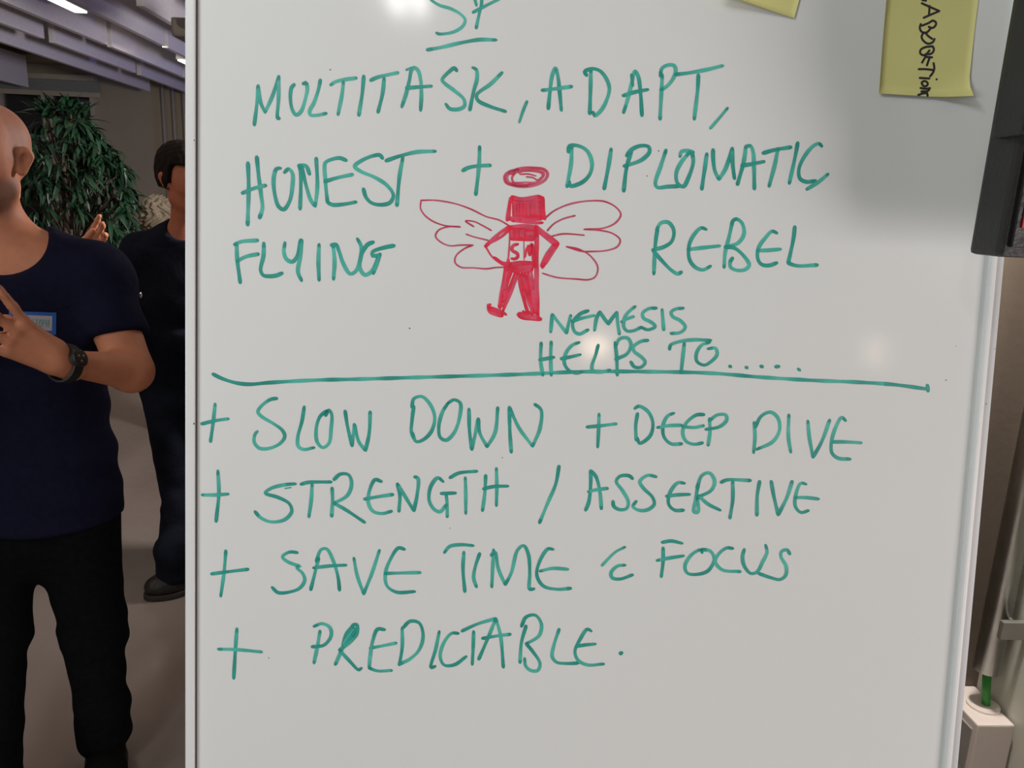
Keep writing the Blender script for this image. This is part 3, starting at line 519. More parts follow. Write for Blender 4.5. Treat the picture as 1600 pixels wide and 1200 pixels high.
bm = bmesh.new(); tube(bm, catmull([(gx-.004, gy, tl[2]+.05), (gx-.004, gy, tl[2]), (gx-.002, gy-.002, (tl[2]+bzt)/2), (gx+.004, gy, bzt+.003)], .004), .0055, 12); bmobj('cable_run', bm, M['green'], gc, smooth=True)

# ================================================================== PEOPLE AND PLANT
# figures are modelled as blended solids and meshed with a surface net
f4 = np.float32
def surface_net(fn, lo, hi, h, drop=None):
    lo = np.array(lo, float); n = np.maximum(4, np.ceil((np.array(hi)-lo)/h).astype(int)+1)
    ax = [lo[i]+h*np.arange(n[i]) for i in range(3)]
    X = np.stack(np.meshgrid(*ax, indexing='ij'), -1).reshape(-1, 3).astype(f4)
    val = fn(X).reshape(n); ins = val < 0
    c = np.zeros(n-1, int)
    for i in (0, 1):
        for j in (0, 1):
            for k in (0, 1): c += ins[i:n[0]-1+i, j:n[1]-1+j, k:n[2]-1+k]
    act = (c > 0) & (c < 8); idx = -np.ones(n-1, int); cells = np.argwhere(act); idx[act] = np.arange(len(cells))
    acc = np.zeros((len(cells), 3)); cnt = np.zeros(len(cells))
    ci, cj, ck = cells.T
    corners = [(i, j, k) for i in (0, 1) for j in (0, 1) for k in (0, 1)]
    for a in corners:
        for d in range(3):
            if a[d]: continue
            b = list(a); b[d] = 1
            va = val[ci+a[0], cj+a[1], ck+a[2]]; vb = val[ci+b[0], cj+b[1], ck+b[2]]
            m = (va < 0) != (vb < 0); t = np.where(m, va/np.where(va == vb, 1, va-vb), 0)
            p = np.array(a, float)[None].repeat(len(cells), 0); p[:, d] += t
            acc[m] += p[m]; cnt[m] += 1
    V = lo+(cells+acc/cnt[:, None])*h
    Fs = []
    for d in range(3):
        e1, e2 = [(1, 2), (2, 0), (0, 1)][d]
        sl = [slice(None)]*3; sl2 = [slice(None)]*3; sl[d] = slice(0, -1); sl2[d] = slice(1, None)
        A_, B_ = ins[tuple(sl)], ins[tuple(sl2)]; m = A_ != B_
        q = np.argwhere(m); ok = (q[:, e1] > 0) & (q[:, e2] > 0) & (q[:, e1] < n[e1]-1) & (q[:, e2] < n[e2]-1); q = q[ok]
        inn = A_[tuple(q.T)]
        def g(o1, o2): r = q.copy(); r[:, e1] -= o1; r[:, e2] -= o2; return idx[tuple(r.T)]
        quad = np.stack([g(1, 1), g(0, 1), g(0, 0), g(1, 0)], 1)
        quad[~inn] = quad[~inn][:, ::-1]; Fs.append(quad)
    Fq = np.concatenate(Fs)
    if drop is not None:
        cen = V[Fq].mean(1); k = np.ones(len(Fq), bool)
        for (l2, h2) in drop: k &= ~np.all((cen > l2) & (cen < h2), axis=1)
        Fq = Fq[k]
    return V, Fq
def compact(V, Fq):
    u, inv = np.unique(Fq.ravel(), return_inverse=True); return V[u], inv.reshape(-1, 4)
def smin(a, b, k):
    h = np.clip(.5+.5*(b-a)/k, 0, 1); return b+(a-b)*h-k*h*(1-h)
def smax(a, b, k): return -smin(-a, -b, k)
def rot(s, fwd): return np.stack([s, fwd, np.array([0, 0, 1.])])
class Solid:
    def __init__(self): self.pr = []
    def seg(self, a, b, ra, rb, k=.02, R=None, sc=(1, 1, 1), sub=False):
        a, b = np.array(a, float), np.array(b, float); sc = np.array(sc, float)
        def f(X):
            A_, B_ = a, b; Y = X
            if R is not None: Y = X@R.T; A_, B_ = R@a, R@b
            Y = Y/sc; A_ = A_/sc; B_ = B_/sc
            d = B_-A_; L = max(d.dot(d), 1e-12); t = np.clip((Y-A_)@d/L, 0, 1)
            return (np.linalg.norm(Y-A_-t[:, None]*d, axis=1)-(ra+(rb-ra)*t))*sc.min()
        self.pr.append((f, k, sub)); return self
    def chain(self, pts, rr, k=.02, **kw):
        for i in range(len(pts)-1): self.seg(pts[i], pts[i+1], rr[i], rr[i+1], k, **kw)
        return self
    def add(self, f, k=.01, sub=False): self.pr.append((f, k, sub)); return self
    def __call__(self, X):
        r = None
        for f, k, sub in self.pr:
            v = f(X)
            if r is None: r = v
            elif sub: r = smax(r, -v, k)
            else: r = smin(r, v, k)
        return r
def netobj(name, fn, lo, hi, h, mt, parent, label=None, fine=(), colf=None):
    V, Fq = surface_net(fn, lo, hi, h, drop=[(np.array(l)+h2*2, np.array(u)-h2*2) for l, u, h2 in fine]); V, Fq = compact(V, Fq)
    Vs, Fa = [V], [Fq]; off = len(V)
    for l, u, h2 in fine:
        v2, f2 = surface_net(fn, l, u, h2); v2, f2 = compact(v2, f2); Vs.append(v2); Fa.append(f2+off); off += len(v2)
    V = np.concatenate(Vs); Fq = np.concatenate(Fa)
    me = bpy.data.meshes.new(name); me.vertices.add(len(V)); me.vertices.foreach_set('co', V.astype(f4).ravel())
    me.loops.add(Fq.size); me.loops.foreach_set('vertex_index', Fq.ravel().astype(np.int32))
    me.polygons.add(len(Fq)); me.polygons.foreach_set('loop_start', np.arange(0, Fq.size, 4, dtype=np.int32)); me.update(calc_edges=True); me.validate()
    if colf is not None:
        C4 = np.ones((len(V), 4), f4); C4[:, :3] = colf(V); ca = me.color_attributes.new('Col', 'FLOAT_COLOR', 'POINT'); ca.data.foreach_set('color', C4.ravel())
    return link(name, me, mt, parent, label, smooth=True)

def head_local(C, yaw, pitch=0., roll=0., s=1.):
    """rows: person's left, forward, up. yaw: direction the face looks, measured from +Y world, clockwise from above"""
    fw = np.array([math.sin(yaw)*math.cos(pitch), math.cos(yaw)*math.cos(pitch), math.sin(pitch)])
    lf = np.array([-math.cos(yaw), math.sin(yaw), 0]); upv = np.cross(fw, lf)*-1
    upv = np.cross(lf, fw)*-1 if np.cross(lf, fw)[2] < 0 else np.cross(lf, fw)
    return np.stack([lf, fw, upv])/s, C
def head_solid(Sd, R, C, s=1., ears=True, beard=0.):
    def L(p): return lambda X, p=p: p((X-C)@R.T)
    H_ = Solid()
    H_.seg((0, -.035, .045), (0, .010, .045), .080, .076, sc=(.93, 1, 1.0))
    H_.seg((0, -.025, .002), (0, .012, .002), .073, .070, .02, sc=(1, 1, .8))
    H_.seg((0, .03, -.035), (0, .035, .0), .056, .062, .03)
    H_.seg((.046, .0, -.062), (.012, .066, -.093), .022, .018, .03).seg((-.046, .0, -.062), (-.012, .066, -.093), .022, .018, .03)
    H_.seg((-.008, .074, -.094), (.008, .074, -.094), .018, .018, .02)
    H_.seg((-.034, .074, .022), (.034, .074, .022), .012, .012, .015)
    H_.seg((.04, .055, -.022), (.045, .03, -.02), .016, .018, .02).seg((-.04, .055, -.022), (-.045, .03, -.02), .016, .018, .02)
    for q in (1, -1): H_.seg((q*.031, .104, .004), (q*.033, .104, .004), .015, .015, .012, sub=True)
    H_.seg((0, .082, .012), (0, .104, -.028), .008, .012, .012)
    for q in (1, -1): H_.seg((q*.011, .094, -.033), (q*.013, .09, -.034), .008, .008, .006)
    H_.seg((-.02, .083, -.056), (.02, .083, -.056), .0065, .0065, .006).seg((-.016, .084, -.066), (.016, .084, -.066), .0075, .0075, .006)
    H_.seg((-.022, .094, -.061), (.022, .094, -.061), .002, .002, .003, sub=True)
    for q in (1, -1): H_.seg((q*.031, .074, .003), (q*.0311, .074, .003), .0125, .0125, .003)
    if ears:
        for q in (1, -1):
            c_, s_ = math.cos(.72*q), math.sin(.72*q); RE = np.array([[c_, s_, 0], [-s_, c_, 0], [0, 0, 1.]])
            H_.seg((q*.085, -.014, .012), (q*.080, -.007, -.019), .0190, .0115, .006, R=RE, sc=(.48, 1, 1.12))
            H_.seg((q*.0922, -.0075, .006), (q*.0890, -.002, -.008), .0115, .0085, .003, R=RE, sc=(.75, 1, 1.15), sub=True)
    Sd.add(lambda X: H_((X-C)@R.T)*s, .022)
    return H_
def hand_solid(Sd, W, fdir, wdir, size=1., curl=(.25, .3, .35, .4), spread=.10, thumb_open=.7, curl_thumb=.3):
    """W wrist; fdir to the fingers; wdir toward the little finger"""
    f = np.array(fdir, float); f /= np.linalg.norm(f); w_ = np.array(wdir, float); w_ -= w_.dot(f)*f; w_ /= np.linalg.norm(w_)
    n_ = np.cross(f, w_)     # back-of-hand side decided by caller through wdir
    Hd = Solid(); z = size
    kn = [W+f*(.093+dy)*z+w_*o*z for o, dy in ((-.031, -.002), (-.010, .003), (.011, 0), (.030, -.008))]
    Hd.seg(W-f*.03*z, W+f*.01*z, .0225*z, .023*z, .02, R=np.stack([f, w_, n_]), sc=(1, 1.08, .8))
    for k_ in kn: Hd.seg(W+f*.012*z+(k_-W-f*.093*z)*.45, k_, .0160*z, .0112*z, .010, R=np.stack([f, w_, n_]), sc=(1, 1, .95))
    ln = [(.042, .026, .021), (.046, .029, .022), (.042, .027, .021), (.034, .021, .019)]; r0 = (.0098, .0100, .0094, .0084)
    for i, k_ in enumerate(kn):
        d = f+w_*spread*(i-1.4); d /= np.linalg.norm(d); p = k_; r = r0[i]*z; a = 0
        for j in range(3):
            a += curl[i]*(.7 if j == 0 else 1); dd = d*math.cos(a)-n_*math.sin(a); q = p+dd*ln[i][j]*z
            Hd.seg(p, q, r*(1.06 if j else 1.1), r*.92, .006); p = q; r *= .93
    tb_ = W+f*.022*z-w_*.018*z; d1 = f*math.cos(thumb_open)-w_*math.sin(thumb_open)-n_*.25; d1 /= np.linalg.norm(d1)
    t1 = tb_+d1*.042*z; d2 = d1*math.cos(curl_thumb)+f*math.sin(curl_thumb)*.8; d2 /= np.linalg.norm(d2); t2 = t1+d2*.032*z; d3 = d2*.9+f*.35; d3 /= np.linalg.norm(d3); t3 = t2+d3*.026*z
    Hd.seg(tb_, t1, .019*z, .0125*z, .018).seg(t1, t2, .0118*z, .0108*z, .006).seg(t2, t3, .0108*z, .009*z, .005)
    Sd.add(Hd, .012)
    return Hd
def wr_noise(X, amp, kx, seed=0.):
    x, y, z = X[:, 0], X[:, 1], X[:, 2]
    return amp*(np.sin(kx*(z*1.6+x*.7)+2*np.sin(5*x+seed)+seed)*.6+np.sin(kx*1.7*(z+y*.8-x*.5)+1.7*np.sin(7*z+seed))*.4)

def person(label, J, skin, hairdef, shirt, trousers, shoes, h=.008, body_part_name='body', sleeve='short', group=None, neckcut=None, colf=None, fine=(), extra=None, torso=(.160, .150, .170, .150), depth=.66, hemz=None, sleevecut=None, wr=.003, legr=(.088, .064, .062, .042)):
    """J: joint points in the world (left/right are the person's own)"""
    base = (J['ankL']+J['ankR'])/2; base = np.array([base[0], base[1], 0])
    root = thing('person', label, 'person', tuple(base), group)
    side = J['shL']-J['shR']; side[2] = 0; side /= np.linalg.norm(side); fwd = np.cross([0, 0, 1.], side)*-1
    if fwd.dot(J['front']) < 0: fwd = -fwd
    R = np.stack([side, fwd, np.array([0, 0, 1.])]); sc = (1, depth, 1)
    hip = (J['hipL']+J['hipR'])/2; chest = (J['shL']+J['shR'])/2; wa = hip*.5+chest*.5+J.get('waist_off', np.zeros(3))
    tp = [hip+[0, 0, .02], wa, chest-[0, 0, .17], chest-[0, 0, .06]]
    def torso_s(Sd, g):
        Sd.chain(tp, [t+g-( .03 if i == 3 else 0) for i, t in enumerate(torso)], .05, R=R, sc=sc)
        Sd.seg(J['shL'], J['shR'], .062+g, .062+g, .05)
        for q in ('shL', 'shR'): Sd.seg(J['neck']-[0, 0, .035], J[q]*.75+J['neck']*.25-[0, 0, .02], .052+g, .050+g, .05)
        return Sd
    def arm_s(Sd, g, q, end=1.):
        ar = J.get('armr', (.056, .046, .044, .030))
        Sd.seg(J['sh'+q], J['el'+q], ar[0]+g, ar[1]+g, .035)
        if end: Sd.seg(J['el'+q], J['wr'+q], ar[2]+g, ar[3]+g, .02)
        return Sd
    def leg_s(Sd, g, q):
        Sd.seg(J['hip'+q]+[0, 0, .02], J['knee'+q], legr[0]+g, legr[1]+g, .03); Sd.seg(J['knee'+q], J['ank'+q], legr[2]+g, legr[3]+g, .02); return Sd
    B_ = Solid(); torso_s(B_, 0)
    B_.seg(J['neck']-[0, 0, .05], J['head']+J['neckdir']*0-[0, 0, .05], .062, .056, .03)
    RH, CH = head_local(J['head'], J['yaw'], J.get('pitch', 0)); head_solid(B_, RH, CH)
    for q in 'LR': arm_s(B_, 0, q)
    for q in 'LR': leg_s(B_, -.01, q)
    for q in 'LR':
        if 'hand'+q in J: hand_solid(B_, J['wr'+q], *J['hand'+q])
    allp = np.array([v_ for k_, v_ in J.items() if isinstance(v_, np.ndarray) and v_.shape == (3,) and k_ not in ('front', 'neckdir', 'waist_off')])
    lo = allp.min(0)-.24; hi = allp.max(0)+.24; lo[2] = .02
    bf = lambda X: np.maximum(B_(X), .05-X[:, 2])
    netobj(body_part_name, bf, lo, hi, h, skin, root, None, fine, colf)
    # shirt
    T = torso_s(Solid(), .016)
    if sleeve == 'long':
        for q in 'LR': arm_s(T, .014, q)
    elif sleeve == 'short':
        for q in 'LR':
            S_ = arm_s(Solid(), .016, q, 0); c_, n_ = sleevecut[q]
            T.add(lambda X, S_=S_, c_=c_, n_=n_: smax(S_(X), (X-c_)@n_, .004), .03)
    hz = hemz if hemz is not None else hip[2]-.06
    T2 = Solid(); T2.seg(hip+[0, 0, .12], [hip[0], hip[1], hz-.1], torso[0]+.022, torso[0]+.030, R=R, sc=sc); T.add(T2, .04)
    nk = neckcut
    def tf(X):
        v_ = T(X)+wr_noise(X, wr, 34.)
        v_ = smax(v_, hz+.012*np.sin(9*X[:, 0]+1)-X[:, 2], .006)
        if nk is not None:
            c_, n_, r_ = nk; v_ = smax(v_, r_-np.linalg.norm((X-c_)@n_, axis=1), .006)
        if sleeve == 'long':
            for q in 'LR':
                d = J['wr'+q]-J['el'+q]; L = np.linalg.norm(d); d /= L; pj_ = (X-J['el'+q])@d; near = np.linalg.norm(X-J['wr'+q], axis=1) < .16
                v_ = np.where(near, smax(v_, pj_-(L-.03), .004), v_)
        return v_
    s_lo = lo.copy(); s_lo[2] = hz-.03
    s_hi = hi.copy(); s_hi[2] = J['neck'][2]+.12
    netobj(shirt[0], tf, s_lo, s_hi, h, shirt[1], root, shirt[2] if len(shirt) > 2 else None)
    # trousers
    Lg = Solid(); Lg.seg(hip-[0, 0, .0], hip+[0, 0, .06], torso[0]+.006, torso[0]+.0, R=R, sc=sc)
    for q in 'LR': leg_s(Lg, .012, q)
    for q in 'LR': Lg.seg(J['ank'+q]+[0, 0, .09], J['ank'+q]+[0, 0, -.01], legr[3]+.02, legr[3]+.018, .02)
    def lf(X):
        fold = (wr_noise(X, .0035, 44., 2.)+.003*np.sin(31*X[:, 0]+23*X[:, 2]+9*X[:, 1]))*np.clip(.25+np.exp(-((X[:, 2]-.12)/.12)**2)+.8*np.exp(-((X[:, 2]-J['kneeL'][2])/.08)**2), 0, 1)
        return smax(smax(Lg(X)+fold, .055-X[:, 2], .006), X[:, 2]-(hip[2]+.10), .006)
    l_hi = hi.copy(); l_hi[2] = hip[2]+.12; l_lo = lo.copy(); l_lo[2] = .03
    netobj(trousers[0], lf, l_lo, l_hi, h, trousers[1], root)
    # shoes, each with its own sole
    for q in 'LR':
        an = J['ank'+q]; t_ = np.array(J['toe'+q], float); t_[2] = .035; hl = np.array([an[0], an[1], .045]); dv_ = t_-hl; dv_[2] = 0; dv_ /= np.linalg.norm(dv_)
        Sh = Solid(); fl = np.linalg.norm((t_-hl)[:2])-.036; Sh.seg(hl-dv_*.03, hl+dv_*fl*.5, .040, .046, .03).seg(hl+dv_*fl*.45, hl+dv_*fl, .046, .038, .03, sc=(1, 1, .9)).seg(hl, np.array([an[0], an[1], .05+shoes[2]]), .044, .046, .03)
        sf = lambda X, Sh=Sh: smax(Sh(X), .022-X[:, 2], .004)
        l0 = np.minimum(hl, t_)-.12; h0 = np.maximum(hl, t_)+.12; l0[2] = .0; h0[2] = .22+shoes[2]
        so = netobj('shoe' if shoes[2] < .06 else 'boot', sf, l0, h0, .005, shoes[1], root)
        Sf = lambda X, Sh=Sh: smax(smax(Sh(np.stack([X[:, 0], X[:, 1], np.full(len(X), .035, f4)], 1))-.004, X[:, 2]-.024, .002), .0005-X[:, 2], .002)
        l1 = l0.copy(); l1[2] = -.012; h1 = h0.copy(); h1[2] = .045
        netobj('sole', Sf, l1, h1, .005, M['sole'], so)
        if shoes[0] == 'laced':
            bm = bmesh.new(); sd_ = np.cross(dv_, [0, 0, 1.]); O_ = hl+dv_*.20+np.array([0, 0, .30])
            def onb(p_):
                ts = np.linspace(0, 1.2, 400)[:, None]; L_ = O_+(p_-O_)*ts; i_ = int(np.argmin(np.abs(Sh(L_.astype(f4))[:340]))); return L_[i_]+(O_-p_)*.004
            zz_ = []
            for k_ in range(8):
                t_k = k_/7; c_ = hl+dv_*fl*.55*(1-t_k)+np.array([0, 0, .04+(shoes[2]+.02)*t_k]); q_ = 1 if k_ % 2 else -1
                zz_ += [onb(c_-sd_*.022*q_), onb(c_+[0, 0, .004]), onb(c_+sd_*.022*q_+[0, 0, .008])]
            tube(bm, zz_, .0024, 6)
            bmobj('laces', bm, M['lace'], so)
    if hairdef is not None:
        hm, thick, fn_h, hname = hairdef
        Hs = head_solid(Solid(), RH, CH, ears=False)
        def hf(X):
            Lc = (X-CH)@RH.T; return fn_h(Lc, Hs)
        netobj(hname, hf, CH-.17, CH+.17, .005, hm, root)
    return root, RH, CH, B_, tf

# ---- the man in the foreground left
def V3(*a): return np.array(a, float)
Y1 = 1.86
J = dict(shL=P(152, 432, 1.86), shR=P(-150, 400, 1.84), elL=P(205, 580, 1.80), elR=P(-190, 570, 1.76), wrL=P(92, 566, 1.60), wrR=P(-200, 575, 1.56),
         hipL=P(115, 800, 1.87), hipR=P(-12, 800, 1.87), kneeL=P(147, 985, 1.88), kneeR=P(-8, 985, 1.80), neck=P(-6, 345, 1.86), head=P(-26, 250, 1.82), neckdir=V3(0, 0, 1), front=V3(-.3, -1, 0))
aL = G(163, 1150, .09); J['ankL'] = V3(aL[0], aL[1], .10); aR = G(-14, 1260, .09); J['ankR'] = V3(aR[0], aR[1], .10)
tL = G(200, 1195, .02); J['toeL'] = V3(aL[0]+.10, aL[1]-.22, .03); J['toeR'] = V3(aR[0]-.05, aR[1]-.22, .03)
J['yaw'] = math.radians(184); J['armr'] = (.056, .049, .045, .0245); J['pitch'] = 0.
k1 = P(33, 532, 1.55)
J['handL'] = (k1-J['wrL'], P(40, 700, 1.60)-P(60, 560, 1.60), 1.06, (.05, .06, .08, .06), .26, .0, .1)
J['handR'] = (P(-90, 500, 1.50)-J['wrR'], P(0, 700, 1.6)-P(0, 560, 1.6), 1.08)
RH1, CH1 = head_local(J['head'], J['yaw'], 0)
SK1 = np.array(srgb(196, 128, 96))*.98
def col1(V):
    Lc = (V-CH1)@RH1.T; c = np.tile(SK1, (len(V), 1))
    inh = (np.linalg.norm(Lc, axis=1) < .17)
    jaw = inh & (Lc[:, 1] > -.012) & (Lc[:, 2] < -.035+.25*np.clip(-.02+np.abs(Lc[:, 0])-.05, -.1, 0)) & (Lc[:, 2] > -.13)
    m_ = np.clip(((-.030-Lc[:, 2])/.02), 0, 1)*np.clip((Lc[:, 1]+.012)/.02, 0, 1)*inh*np.clip((Lc[:, 2]+.135)/.03, 0, 1)
    c = c*(1-m_[:, None]*np.array([.58, .50, .42]))
    s_ = np.clip((Lc[:, 2]+.02)/.03, 0, 1)*np.clip((.035-Lc[:, 1])/.03, 0, 1)*inh*(np.abs(Lc[:, 0]) < .082)
    c = c*(1-s_[:, None]*np.array([.36, .32, .26]))
    return c
cutL = P(190, 522, 1.82); nL = (J['elL']-J['shL']); nL /= np.linalg.norm(nL); tilt = P(228, 513, 1.82)-P(150, 531, 1.82); tilt /= np.linalg.norm(tilt); nL = nL-nL.dot(tilt)*tilt; nL /= np.linalg.norm(nL)
nR = (J['elR']-J['shR']); nR /= np.linalg.norm(nR); cutR = J['shR']*.45+J['elR']*.55
# neckline: an oval hole seen from the front
nc = P(-14, 338, 1.80)
ax1 = ray(-14, 338); ax1 = ax1/np.linalg.norm(ax1)+V3(0, 0, .25); ax1 /= np.linalg.norm(ax1); e1 = np.cross(ax1, V3(0, 0, 1)); e1 /= np.linalg.norm(e1)
pj1 = np.stack([e1, np.cross(e1, ax1)], 1)
wl, wh = J['wrL'], None
hb_lo = np.minimum(J['wrL'], P(-120, 470, 1.5))-.075; hb_hi = np.maximum(J['wrL'], P(-60, 560, 1.6))+.075
hb_hi[0] = J['wrL'][0]+.06
fine1 = [(CH1-.128, CH1+.135, .0030), (hb_lo, hb_hi, .0036)]
pm, _, _, B1, shirt1 = person('man in navy T-shirt with a blue-edged name sticker and black watch, close at left', J, M['skin'], None, ('t_shirt', M['navy']), ('trousers', M['trousers']), ('plain', M['suede'], .05), h=.0085,
    sleeve='short', neckcut=(nc, pj1, .112), colf=col1, fine=fine1, hemz=P(100, 803, 1.86)[2], sleevecut=dict(L=(cutL, nL), R=(cutR, nR)), torso=(.180, .168, .180, .165), depth=.72, wr=.0035, legr=(.092, .066, .064, .046))
# surface hit helper: march a ray onto a solid so that things lie on it
def hit(fn, px, py, a=1.2, b=2.2, off=0.):
    d = ray(px, py); d = d/np.linalg.norm(d); ts = np.linspace(a, b, 700); v_ = fn((CAM+ts[:, None]*d).astype(f4)); i = np.argmax(v_ < 0); return CAM+d*(ts[i]-off), i > 0
# name sticker on the chest
c = [np.array(q, float) for q in ((14, 486), (88, 488.5), (87.5, 523), (12, 520))]
def sticker(name, s0, s1, r0, r1, off, mt, parent, lab=None):
    V, Fc = [], []; n1, n2 = 10, 6
    for i in range(n2+1):
        for j in range(n1+1):
            s = s0+(s1-s0)*j/n1; r = r0+(r1-r0)*i/n2; q = (c[0]*(1-s)+c[1]*s)*(1-r)+(c[3]*(1-s)+c[2]*s)*r; V.append(hit(shirt1, q[0], q[1], off=off)[0])
    for i in range(n2):
        for j in range(n1): a = i*(n1+1)+j; Fc.append((a, a+n1+1, a+n1+2, a+1))
    return pydata(name, V, Fc, mt, parent, lab, smooth=True)
st = sticker('name_sticker', 0, 1, 0, 1, .003, M['tag_blue'], pm, 'blue-edged white name sticker')
sticker('sticker_paper', .085, .915, .16, .83, .0042, M['tag_white'], st, 'white paper')
txt = {'C': '1,.2 .6,0 .1,.3 .1,.7 .6,1 1,.8', 'H': '.1,0 .1,1|.9,0 .9,1|.1,.5 .9,.5', 'R': '.1,1 .1,0|.1,0 .9,.1 .8,.45 .1,.5|.3,.5 .9,1', 'I': '.5,0 .5,1', 'S': '.9,.1 .4,0 .15,.25 .8,.65 .7,.95 .1,.9', 'T': '0,.05 1,.05|.5,.05 .5,1', 'O': '.5,0 .12,.25 .08,.6 .3,.97 .65,1 .92,.7 .9,.3 .5,0', 'P': '.1,1 .1,0|.1,0 .9,.15 .7,.5 .1,.5'}
bm = bmesh.new(); letters = 'CHRISTOPH'
for i, ch in enumerate(letters):
    x0 = .19+i*.075
    for sb_ in txt[ch].split('|'):
        pl = catmull([tuple(map(float, q.split(','))) for q in sb_.split()], .3); pts = []
        for x, y in pl:
            s = x0+x*.056; r = .34+y*.34; q = (c[0]*(1-s)+c[1]*s)*(1-r)+(c[3]*(1-s)+c[2]*s)*r; pts.append(hit(shirt1, q[0], q[1], off=.0044)[0])
        tube(bm, pts, .0008, 5)
bmobj('lettering', bm, M['tag_ink'], st, 'teal letters reading CHRISTOPH')
# chest pocket edge
bm = bmesh.new(); tube(bm, [hit(shirt1, x, y, off=.0)[0] for x, y in ((14, 483), (40, 484), (70, 485), (95, 482.5), (112, 477))], .0022, 6); bmobj('pocket_edge', bm, M['navy'], pm)
# wrist watch
wd = J['elL']-J['wrL']; wd /= np.linalg.norm(wd); wc = J['wrL']+wd*.014
tocam = CAM-wc; tocam -= tocam.dot(wd)*wd; tocam /= np.linalg.norm(tocam); wside = np.cross(wd, tocam)
if wside[2] < 0: wside = -wside
upw = tocam*.93+wside*.37; upw /= np.linalg.norm(upw); sdw = np.cross(upw, wd)
bm = bmesh.new(); V, Fc = [], []; nn = 36
for k in range(nn):
    a = k*2*math.pi/nn; dr = upw*math.cos(a)*.0345+sdw*math.sin(a)*.038
    for oo, t_ in ((0, -.012), (.0035, -.0115), (.0035, .0115), (0, .012)): V.append(wc+dr*(1+oo/.033)+wd*t_)
for k in range(nn):
    for j in range(4): Fc.append((k*4+j, k*4+(j+1) % 4, ((k+1) % nn)*4+(j+1) % 4, ((k+1) % nn)*4+j))
wt_ = pydata('wrist_watch', V, Fc, M['black'], pm, 'black wrist watch')
fcn = wc+upw*.0365
def disc(bm, c0, r, t0, t1, n=28):
    a_ = [[c0+(wd*math.cos(k*2*math.pi/n)+sdw*math.sin(k*2*math.pi/n))*rr_+upw*t for k in range(n)] for rr_, t in ((r, t0), (r, t1*.7+t0*.3), (r*.93, t1))]
    vs = [[bm.verts.new(tuple(q)) for q in ring] for ring in a_]
    for i in range(2):
        for k in range(n): bm.faces.new([vs[i][k], vs[i][(k+1) % n], vs[i+1][(k+1) % n], vs[i+1][k]])
    bm.faces.new(vs[2]); bm.faces.new(vs[0][::-1])
bm = bmesh.new(); disc(bm, fcn, .020, -.006, .006); bmobj('watch_case', bm, M['black'], wt_)
bm = bmesh.new(); disc(bm, fcn, .0165, .0055, .0068); bmobj('watch_dial', bm, M['black_gloss'], wt_)
bm = bmesh.new()
for a_, rr_ in ((.6, .0075), (2.7, .0075), (4.6, .0075)):
    cc = fcn+(wd*math.cos(a_)+sdw*math.sin(a_))*rr_; disc(bm, cc, .0028, .0068, .0074, 12)
for k in range(12):
    a_ = k*math.pi/6; cc = fcn+(wd*math.cos(a_)+sdw*math.sin(a_))*.0138; disc(bm, cc, .0007, .0068, .0073, 6)
bmobj('dial_markings', bm, M['gold'], wt_, 'brass dial details')['kind'] = 'stuff'

# ---- second man, behind, half hidden by the whiteboard
Y2 = 3.05
SK2 = np.array(srgb(150, 88, 62))
J = dict(shR=P(222, 396, 3.05), shL=P(362, 398, 3.02), elR=P(211, 505, 3.08), elL=P(385, 510, 3.0), wrR=P(318, 545, 2.85), wrL=P(372, 560, 2.80),
         hipR=P(258, 600, 3.06), hipL=P(325, 600, 3.06), kneeR=P(283, 765, 3.02), kneeL=P(342, 762, 3.1), neck=P(292, 352, 3.05), head=P(292, 284, 3.0), neckdir=V3(0, 0, 1), front=V3(.2, -1, 0))
a = G(272, 893, .09); J['ankR'] = V3(a[0], a[1], .10); a = G(345, 880, .09); J['ankL'] = V3(a[0], a[1], .10)
tt = G(226, 925, .03); J['toeR'] = tt; J['toeL'] = J['ankL']+V3(.1, -.2, -.07)
J['yaw'] = math.radians(128); J['pitch'] = -.12
J['handR'] = (P(350, 545, 2.80)-J['wrR'], P(300, 640, 2.8)-P(300, 560, 2.8), .9); J['handL'] = (P(352, 590, 2.76)-J['wrL'], P(300, 640, 2.8)-P(300, 560, 2.8), .9)
def hair2(L, Hs):
    x, y, z = L[:, 0], L[:, 1], L[:, 2]
    shell = Hs(L)-.014-.006*np.clip(z/.1, 0, 1)+.002*np.sin(180*x+3*np.sin(60*z))*np.sin(150*y)
    line = np.where(y > .035, .062, np.where(y > .0, .02+ (y/.035)*.042-.03*(y < .018), -.03))    # hair line: high over the brow, down behind the ear
    line = np.where((y > .002) & (y < .022), -.005, line)
    return smax(shell, line-z, .006)
RH2, CH2 = head_local(J['head'], J['yaw'], J['pitch'])
def col2(V):
    Lc = (V-CH2)@RH2.T; c_ = np.tile(SK2, (len(V), 1)); e = (np.abs(np.abs(Lc[:, 0])-.031) < .013) & (np.abs(Lc[:, 2]-.003) < .005) & (Lc[:, 1] > .07)
    c_[e] *= .25
    br_ = (np.abs(np.abs(Lc[:, 0])-.033) < .02) & (np.abs(Lc[:, 2]-.026) < .004) & (Lc[:, 1] > .07); c_[br_] *= .15
    return c_
